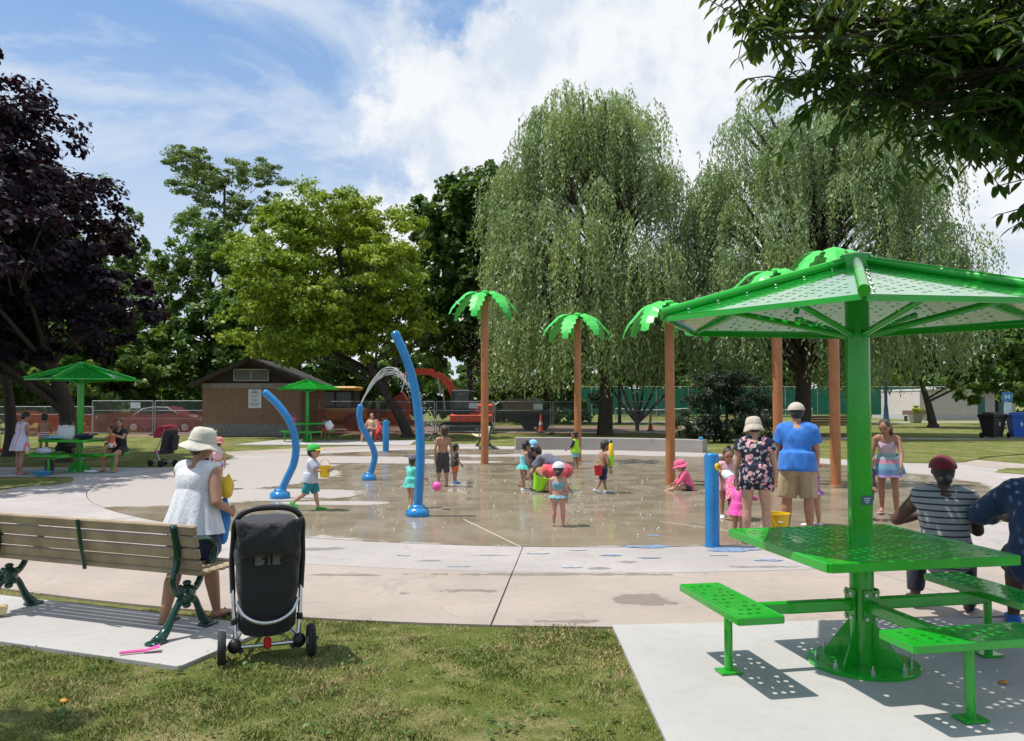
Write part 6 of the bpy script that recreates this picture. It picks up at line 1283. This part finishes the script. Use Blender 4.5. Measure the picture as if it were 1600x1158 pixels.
person('girl in navy swim dress and light blue cap beside the girl with buns', (.45, 15.65, 0), 150, .99, .85, 1.0, S_T, 4, 0, None, (-20, 0, 0), ((16, 8, 30), (10, 12, 30)), ((3, 3, 2), (-2, 3, 2)), ('short', HBr), (('shirt', K['navy'], .4, -.1, .014, 'swim_top'), ('shorts', K['navy'], .35, .016), ('baseball_cap', K['sky'])))
person('man in grey tee and coral shorts crouching over a lime pail', (.98, 15.25, 0), 62, 1.74, 0, 1.12, S_M, 48, 22, .36, (-30, 10, 0), ((30, 18, 15), (42, 20, 10)), ((96, 26, 138), (88, 24, 136)), ('short', HB), (('shirt', K['tee'], .62, -.05, .016, 'tee_shirt', .7), ('shorts', K['coral'], .85, .024), ('shoes', K['black'], 'sandal')), .011, toe=(0, 0))
person('little girl in white cap and floral bikini seen from behind', (.635, 10.95, 0), -4, .90, .95, 1.0, S_L, 0, 0, None, (-10, -6, 0), ((8, 6, 16), (0, 12, 8)), ((3, 3, 2), (-2, 3, 2)), ('lowbun', HBr), (('swimsuit', K['bikini'], .38, .9, 'bikini_top', True), ('swimsuit', K['bikini'], -.2, .12, 'bikini_bottom', False), ('skirt', K['bikini'], .0, .035, .14, 'ruffle', 11), ('baseball_cap', K['white'])))
person('boy in lime and navy swim vest by the shortest palm', (1.62, 20.4, 0), 60, .98, .85, 1.0, S_T, 0, 0, None, (0, 10, 0), ((20, 8, 40), (10, 12, 40)), ((2, 3, 2), (-2, 3, 2)), ('short', HB), (('shirt', K['lime'], 0, -.1, .02, 'swim_vest'), ('shirt', K['navy'], 1.1, .55, .008, 'sleeves'), ('shorts', K['sky'], .7)))
person('shirtless boy in navy shorts with a red pail and a water blaster', (1.70, 14.95, 0), -70, 1.03, .85, .92, S_M, 2, 0, None, (-14, 0, 0), ((24, 8, 30), (8, 16, 12)), ((16, 3, 6), (-14, 3, 26)), ('short', HB), (('shorts', K['navy'], .98, .02, .25, 'swim_shorts'), ('shoes', K['lav'])), toe=(0, -20))
person('small girl in pink hat and pink sunsuit sitting on the wet pad', (3.40, 15.35, 0), 82, 1.02, .95, 1.05, S_L, 16, 6, .075, (-20, 0, 0), ((30, 8, 10), (34, 8, 16)), ((86, 10, 8), (84, 12, 12)), ('short', HB), (('shirt', K['pink'], 1.75, -.1, .018, 'sun_top'), ('shorts', K['dgrey'], .4, .01), ('brim_hat', K['pink'], .72, .42, .16, 4)))
person('girl with flower hair clip and white top standing behind the blue activator post', (3.16, 11.75, 0), 176, 1.08, .75, .95, S_M, 6, 4, None, (-24, 0, 0), ((14, 8, 30), (10, 8, 30)), ((2, 3, 2), (-2, 3, 2)), ('bun', HBr), (('shirt', K['lpink'], 0, -.1, .02, 'top'), ('skirt', K['lpink'], .06, .04, .2), ('shoes', K['white'])))
person('girl bending over in white top and pink patterned skirt', (3.22, 11.5, 0), 20, 1.10, .75, .95, S_M, 46, 14, None, (-40, 0, 0), ((50, 12, 10), (50, 10, 10)), ((8, 3, 10), (-12, 4, 2)), ('short', HBr), (('swimsuit', K['white'], .42, .92, 'top'), ('skirt', K['pinkprint'], .16, .05, .35)))
person('toddler in hot pink swimsuit holding the hand of the woman in the floral romper', (2.80, 9.92, 0), -60, .82, 1.0, 1.05, S_L, 6, 0, None, (0, 0, 0), ((10, 12, 10), (60, 20, 20)), ((3, 4, 2), (-2, 4, 2)), ('tails', HBr), (('shirt', K['hot'], 1.5, -.06, .014, 'sun_top'), ('skirt', K['hot'], .07, .06, .2)))
person('small girl in pink sun hat and purple swimsuit beside the man in blue', (4.14, 11.0, 0), 30, 1.0, .95, 1.08, S_L, 2, 0, None, (-10, 10, 0), ((16, 10, 50), (8, 12, 30)), ((2, 4, 2), (-2, 4, 2)), ('short', HBr), (('swimsuit', K['dots']), ('skirt', K['dots'], .0, .04, .15), ('brim_hat', K['coral'], .78, .42, .30, 4), ('shoes', K['white'])))
person('young woman in rainbow-banded minidress bending forward, long dark hair', (5.62, 11.95, 0), 150, 1.50, .1, .95, S_T, 14, 10, None, (-30, -14, 0), ((28, 12, 10), (4, 12, 8)), ((6, 4, 8), (-12, 4, 10)), ('long', HBr), (('swimsuit', K['dress'], -.02, .9, 'dress_top', True), ('skirt', K['dress'], .09, .05, .35, 'dress_skirt', 6), ('shoes', K['lpink'], 'sandal')))
person('boy in navy vest half hidden behind the near green post', (5.12, 11.55, 0), -150, .98, .85, 1.0, S_M, 4, 0, None, (-10, 0, 0), ((10, 8, 20), (24, 10, 30)), ((2, 3, 2), (-2, 3, 2)), ('short', HB), (('shirt', K['navy'], .5, -.1, .02, 'vest'), ('shorts', K['teal'], .8)))
# around the left table
person('person with dark hair wrapped in a lavender and red towel', (-11.42, 18.55, .016), -30, 1.47, .2, 1.0, S_M, 2, 4, None, (-24, -20, 0), ((20, 10, 70, 30), (16, 14, 80, 30)), ((2, 3, 2), (-2, 3, 2)), ('short', HB), (('shirt', K['towel'], 0, .0, .02, 'towel_top', .6, .9), ('skirt', K['towel'], .13, .05, .45, 'towel_wrap', 5), ('shoes', K['black'], 'sandal')))
person('bare-backed child in red and white striped trunks standing on the table bench', (-11.35, 19.35, .47), 20, .98, .9, 1.0, S_M, 2, 0, None, (-8, 0, 0), ((20, 10, 30), (20, 10, 30)), ((2, 3, 2), (-2, 3, 2)), ('short', HB), (('shorts', K['trunkstripe'], .5, .016),))
person('person in black sitting at the left table, reaching over towels', (-11.35, 20.1, .016), -75, 1.5, .2, 1.0, S_T, 12, 6, .52, (-20, 0, 0), ((40, 12, 40), (44, 12, 40)), ((80, 6, 80), (80, 6, 80)), ('short', HB), (('shirt', K['black'], .5), ('shorts', K['black'], .8)))
person('woman in black shorts sitting at the left table with a child on her lap', (-9.55, 19.5, .016), 168, 1.56, 0, 1.05, S_M, 4, 4, .52, (-10, 30, 0), ((60, 20, 50, 20), (20, 14, 60, 20)), ((78, 8, 76), (78, 10, 78)), ('long', HB), (('shirt', K['black'], .4), ('shorts', K['black'], .55)))
person('toddler in orange vest and white bottoms on the seated woman\'s lap', (-9.60, 19.18, .57), 100, .86, 1.0, 1.05, S_M, 4, 0, .10, (0, 40, 0), ((60, 30, 20), (40, 14, 30)), ((60, 16, 66), (60, 18, 66)), ('short', HB), (('shirt', K['orange'], 0, -.05, .016, 'vest'), ('shorts', K['white'], .3, .02), ('shoes', K['yellow'])))
person('girl in peach hat, pink top and striped swim bottoms beyond the white sun hat', (-5.75, 15.6, 0), 20, 1.04, .85, .95, S_L, 2, 0, None, (-8, -20, 0), ((4, 10, 8), (6, 10, 10)), ((4, 3, 2), (-4, 3, 2)), ('short', HBr), (('swimsuit', K['lpink'], .3, .9, 'bikini_top'), ('swimsuit', K['swimstripe'], -.2, .25, 'swim_bottom', False), ('skirt', K['swimstripe'], .0, .03, .2), ('brim_hat', K['peach'], .68, .42, .12, 4)))
person('child in black and yellow cap just behind the girl in the peach hat', (-6.5, 17.2, 0), -10, 1.18, .7, .95, S_T, 0, 0, None, (0, 0, 0), ((4, 10, 8), (6, 10, 10)), ((2, 3, 2), (-2, 3, 2)), ('short', HB), (('shirt', K['dgrey'], .5), ('shorts', K['navy'], .9), ('baseball_cap', K['black'], K['yellow'])))
person('shirtless man lounging in the red chair', (-6.02, 33.92, .02), 170, 1.72, 0, 1.12, S_L, -24, 6, .40, (10, 0, 0), ((22, 18, 50, 20), (22, 18, 50, 20)), ((84, 10, 66), (84, 10, 70)), ('short', HBr), (('shorts', K['navy'], .8),), .012)
person('child in purple top with white towel sitting at the table before the brick hut', (-7.85, 34.0, .015), 60, 1.2, .5, 1.0, S_M, 20, 6, .52, (-14, 0, 0), ((30, 12, 40), (30, 12, 40)), ((80, 8, 80), (80, 8, 80)), ('short', HB), (('shirt', K['purple'], .5), ('shorts', K['red'], .8)), .012)
bake_people()

# ------------------------------------------------------------------ things people hold or left about
def pail(label, loc, m, r=.085, h=.17, handle=None, tilt=(0, 0, 0), hm=None):
    t = thing('pail', label, 'pail', loc); t.rotation_euler = tilt; MB().lathe([(r * .72, 0), (r * .76, 0), (r, h), (r * 1.06, h), (r * 1.06, h + .008), (r * .94, h + .008), (r * .72, .012), (.002, .012)], 22).build('bucket', m, t, True, 40)
    MB().tube(smooth_path([(-r, 0, h - .01), (-r * .75, 0, h + r * (.8 if handle else -.3)), (0, (0 if handle else -r * 1.1), h + r * (1.25 if handle else -.6)), (r * .75, 0, h + r * (.8 if handle else -.3)), (r, 0, h - .01)], 5), .006, 6).build('handle', hm or m, t, True); return t
pail('small yellow toy pail in the hands of the boy in green cap', (-2.93, 12.52, .52), M_yel, .09, .17, True)
pail('red toy pail with yellow handle carried by the shirtless boy', (1.60, 14.8, .34), M_red, .085, .17, True, (0, 0, 0), M_yel)
pail('lime green toy pail with yellow trim under the crouching man', (.50, 15.1, .05), M_lime, .15, .26, True, (R(8), R(14), 0), M_yel)
pail('tall yellow bucket with white handle between the couple', (3.33, 10.05, 0), M_yel, .145, .30, False, (0, 0, 0), M_white)
pail('pink pail on the table before the brick hut', (-9.3, 33.9, .80), M_pinkp, .14, .24, True)
tag(MB().ell((-1.19, 12.7, .36), .075, n=20, m=12).build('ball', M_pinkp, None, True), 'pink toy ball beside the tall blue pole', 'ball')
t = thing('water_blaster', 'yellow and green toy water blaster held by the shirtless boy', 'water toy', (1.85, 14.88, .50)); MB().lathe([(.035, 0), (.05, .03), (.05, .2)], 14).build('green_tank', M_lime, t, True); MB().lathe([(.048, .2), (.05, .4), (.03, .43)], 14).build('yellow_barrel', M_yel, t, True); MB().lathe([(.02, .43), (.02, .48)], 10).build('nozzle', M_black, t, True)
tag(MB().lathe([(.010, 0), (.010, .38), (.02, .40), (.02, .42)], 8, (2.63, 10.25, .28)).build('toy_spade', M_lime, None, True), 'green toy stick held by the pink toddler', 'toy')
def bundle(name, label, cat, loc, size, m, seed, rz=0):
    r = random.Random(seed); b = MB().ell((0, 0, size[2] / 2), (size[0] / 2, size[1] / 2, size[2] / 2), n=24, m=14)
    b.v = [(x * (1 + .07 * math.sin(9 * z / size[2] + 5 * y / size[1] + seed) + .05 * math.sin(23 * x / size[0] + seed)), y * (1 + .08 * math.sin(8 * x / size[0] + seed)), max(0.0, z * (1 + .07 * math.sin(11 * x / size[0] + 7 * y / size[1])))) for x, y, z in b.v]
    o = b.build(name, m, None, True, 80); o.location = loc; o.rotation_euler = (0, 0, rz); return tag(o, label, cat)
def tote(label, loc, m):
    t = thing('tote_bag', label, 'bag', loc, R(12)); V = []; n = 20
    for z, w, d in ((0, .17, .09), (.03, .19, .10), (.15, .20, .105), (.27, .19, .08), (.33, .185, .06)):
        for i in range(n): a = 2 * math.pi * i / n; c, s = math.cos(a), math.sin(a); V.append((w * math.copysign(abs(c) ** .5, c) * (1 + .03 * math.sin(5 * a + z * 20)), d * math.copysign(abs(s) ** .5, s) * (1 + .08 * math.sin(4 * a + z * 14)), z + .012 * math.sin(3 * a)))
    MB().add(V, [(j * n + i, j * n + (i + 1) % n, j * n + n + (i + 1) % n, j * n + n + i) for j in range(4) for i in range(n)] + [tuple(range(n - 1, -1, -1)), tuple(4 * n + i for i in range(n))]).build('bag', m, t, True, 60)
    for s in (-1, 1): MB().tube(smooth_path([(-.09, s * .06, .25), (-.08, s * .06, .42), (0, s * .06, .48), (.08, s * .06, .42), (.09, s * .06, .25)], 5), .011, 6).build('handle', M_black, t, True)
bundle('towel', 'yellow towel draped over the arms of the woman in the white hat', 'towel', (-2.30, 6.46, .92), (.10, .16, .19), K['yellow'], 1); bundle('towel', 'bright blue towel hanging from the arms of the woman in the white hat', 'towel', (-2.33, 6.48, .55), (.10, .14, .40), cloth('cloth_towelblue', (.03, .22, .60)), 2)
tote('white tote bag with black handle on the left picnic table', (-10.78, 19.3, .80), K['white']); bundle('towel', 'dark crumpled towel on the left picnic table', 'towel', (-10.3, 19.2, .80), (.42, .3, .14), K['navy'], 4); bundle('towel', 'pale blue towel heap on the left picnic table', 'towel', (-11.0, 19.1, .80), (.42, .3, .10), K['sky'], 5)
bundle('beach_bag', 'grey-white bag lying on the bench of the left picnic table', 'bag', (-11.0, 18.75, .47), (.40, .2, .16), K['lav'], 6); bundle('toy', 'white and black soft toy on the pad under the left picnic table', 'toy', (-10.85, 18.75, .016), (.22, .2, .34), K['dgrey'], 7); bundle('shoe_pile', 'white shoes on the pad under the left picnic table', 'shoes', (-10.0, 19.0, .016), (.35, .2, .07), K['white'], 8)
bundle('towel', 'white towel on the bench at the hut-side table', 'towel', (-7.75, 33.8, .5), (.36, .25, .4), K['white'], 9)
tag(MB().lathe([(.14, 0), (.20, .09), (.21, .09), (.13, .01)], 20, (-10.75, 18.3, .016)).build('tub', M_bluep, None, True), 'shallow blue tub on the ground by the left picnic table', 'tub')
t = thing('toy_spade', 'pink toy spade lying by the foot of the near bench', 'toy', (-2.53, 5.42, .014), R(20)); MB().bar((-.10, 0, .012), (.06, 0, .012), .022, .016, bev=.005).build('handle', M_pinkp, t); m = MB(); m.add([(.05, -.02, .006), (.15, -.035, .03), (.15, .035, .03), (.05, .02, .006), (.05, -.02, .012), (.15, -.035, .036), (.15, .035, .036), (.05, .02, .012)], [(3, 2, 1, 0), (4, 5, 6, 7), (0, 1, 5, 4), (1, 2, 6, 5), (2, 3, 7, 6), (3, 0, 4, 7)]); m.build('blade', M_pinkp, t)
t = thing('drink_carton', 'small crumpled yellow and white carton at the far end of the near bench pad', 'litter', (-4.05, 6.33, .03), R(30)); MB().box((0, 0, .04), (.14, .07, .07), Matrix.Rotation(R(12), 3, 'Y'), .006).build('box', plain('carton', (.55, .45, .22), .7, .2, 20), t); MB().box((-.09, 0, .03), (.06, .06, .06), Matrix.Rotation(R(-20), 3, 'Y')).build('flap', M_white, t)
tag(MB().ell((2.95, 4.85, .018), (.03, .022, .012), n=12, m=6).build('litter', plain('orange_peel', (.6, .22, .03), .6), None, True), 'orange scrap of litter on the near picnic pad', 'litter')
tag(MB().ell((-2.55, 4.6, .0), (.022, .018, .012), n=12, m=6).build('litter', plain('orange_peel', (.6, .22, .03), .6), None, True), 'small orange scrap on the near lawn', 'litter')
tag(MB().box((6.35, 26.85, .475), (.14, .10, .09), bev=.02).build('cup', M_bluep, None), 'pale blue cup left on top of the concrete seat wall', 'cup')
# small service plate on the near post
o = MB().box((.0, -.077, 1.06), (.075, .006, .055)).build('plate', plain('plate_blue', (.05, .10, .20), .4), tabA)
o2 = MB(); 
for k in range(3): o2.box((-.005, -.0815, 1.072 - k * .013), (.05 - .012 * k, .002, .005))
o2 = o2.build('plate_print', M_white, o); o2['kind'] = 'stuff'

# ------------------------------------------------------------------ water
n = NB('water_drops'); n.set(color=(.93, .95, .97), rough=.15, trans=.35, ior=1.33, spec=.8); M_drop = n.m
def drops(label, gen, count, name='water_jet', seed=1):
    r = random.Random(seed); V = []; F = []
    for i in range(count):
        p, s = gen(r); b = len(V); k = s * r.uniform(.6, 1.4)
        V += [(p[0] + k, p[1], p[2]), (p[0] - k, p[1], p[2]), (p[0], p[1] + k, p[2]), (p[0], p[1] - k, p[2]), (p[0], p[1], p[2] + k * 1.5), (p[0], p[1], p[2] - k * 1.5)]
        F += [(b, b + 2, b + 4), (b + 2, b + 1, b + 4), (b + 1, b + 3, b + 4), (b + 3, b, b + 4), (b + 2, b, b + 5), (b + 1, b + 2, b + 5), (b + 3, b + 1, b + 5), (b, b + 3, b + 5)]
    o = npmesh(name, np.array(V), np.array(F), M_drop, None, True); o['kind'] = 'stuff'; o['label'] = label; o['category'] = 'water'
# jet leaping from the S-shaped pole towards the tall pole
j = MB(); r = random.Random(3)
for k in range(9):
    q = k / 8; vx = 1.45 + .22 * q; vz = 4.02 - .42 * q + r.uniform(-.04, .04); pts = []
    for i in range(26):
        tt = i * .0245; pts.append((-3.30 + vx * tt * 1.05 + .004 * r.uniform(-1, 1), 17.4 + (q - .5) * .10 * tt, 1.64 + vz * tt - 4.9 * tt * tt))
    j.tube(pts, [.006 + .003 * math.sin(i * 1.3 + k) + .002 * r.random() for i in range(26)], 5)
o = j.build('water_jet', M_drop, None, True); o['kind'] = 'stuff'; o['label'] = 'thin arching water jets from the S-shaped blue pole'; o['category'] = 'water'
def g1(r): tt = r.uniform(.5, .98); return (-3.30 + 1.65 * r.uniform(.9, 1.1) * tt + r.gauss(0, .04), 17.4 + r.gauss(0, .06), 1.64 + 3.8 * tt - 4.9 * tt * tt + r.gauss(0, .06)), .008
drops('scattered droplets falling from the arching jets', g1, 420, 'water_spray', 4)
def fountain(x, y, h, s): 
    def g(r): z = h * r.random() ** .8; w = .03 + .09 * (1 - abs(z / h - .35)); return (x + r.gauss(0, w), y + r.gauss(0, w), max(.01, z)), s
    return g
drops('low bubbling ground jet beside the girl in the floral bikini', fountain(.86, 11.05, .48, .006), 320, 'ground_jet', 5); drops('low ground jet between the two girls facing each other', fountain(.37, 15.3, .42, .007), 240, 'ground_jet', 6); drops('low ground jet by the shirtless boy gazing upwards', fountain(-1.68, 16.4, .5, .007), 260, 'ground_jet', 7)
def mist(r): a = r.uniform(0, 6.28); q = r.uniform(.1, .75); return (-.75 + q * math.cos(a), 21.9 + q * math.sin(a), 4.1 - 2.2 * r.random() ** 1.3), .006
drops('fine droplets sprinkling round the palm beside the far bench', mist, 420, 'water_spray', 8)
def pool(r): return (r.uniform(-2.8, 4), r.uniform(10.2, 17.5), .006), r.uniform(.004, .012)
drops('splashes and bubbles dotted over the wet pad', pool, 330, 'water_splash', 9)
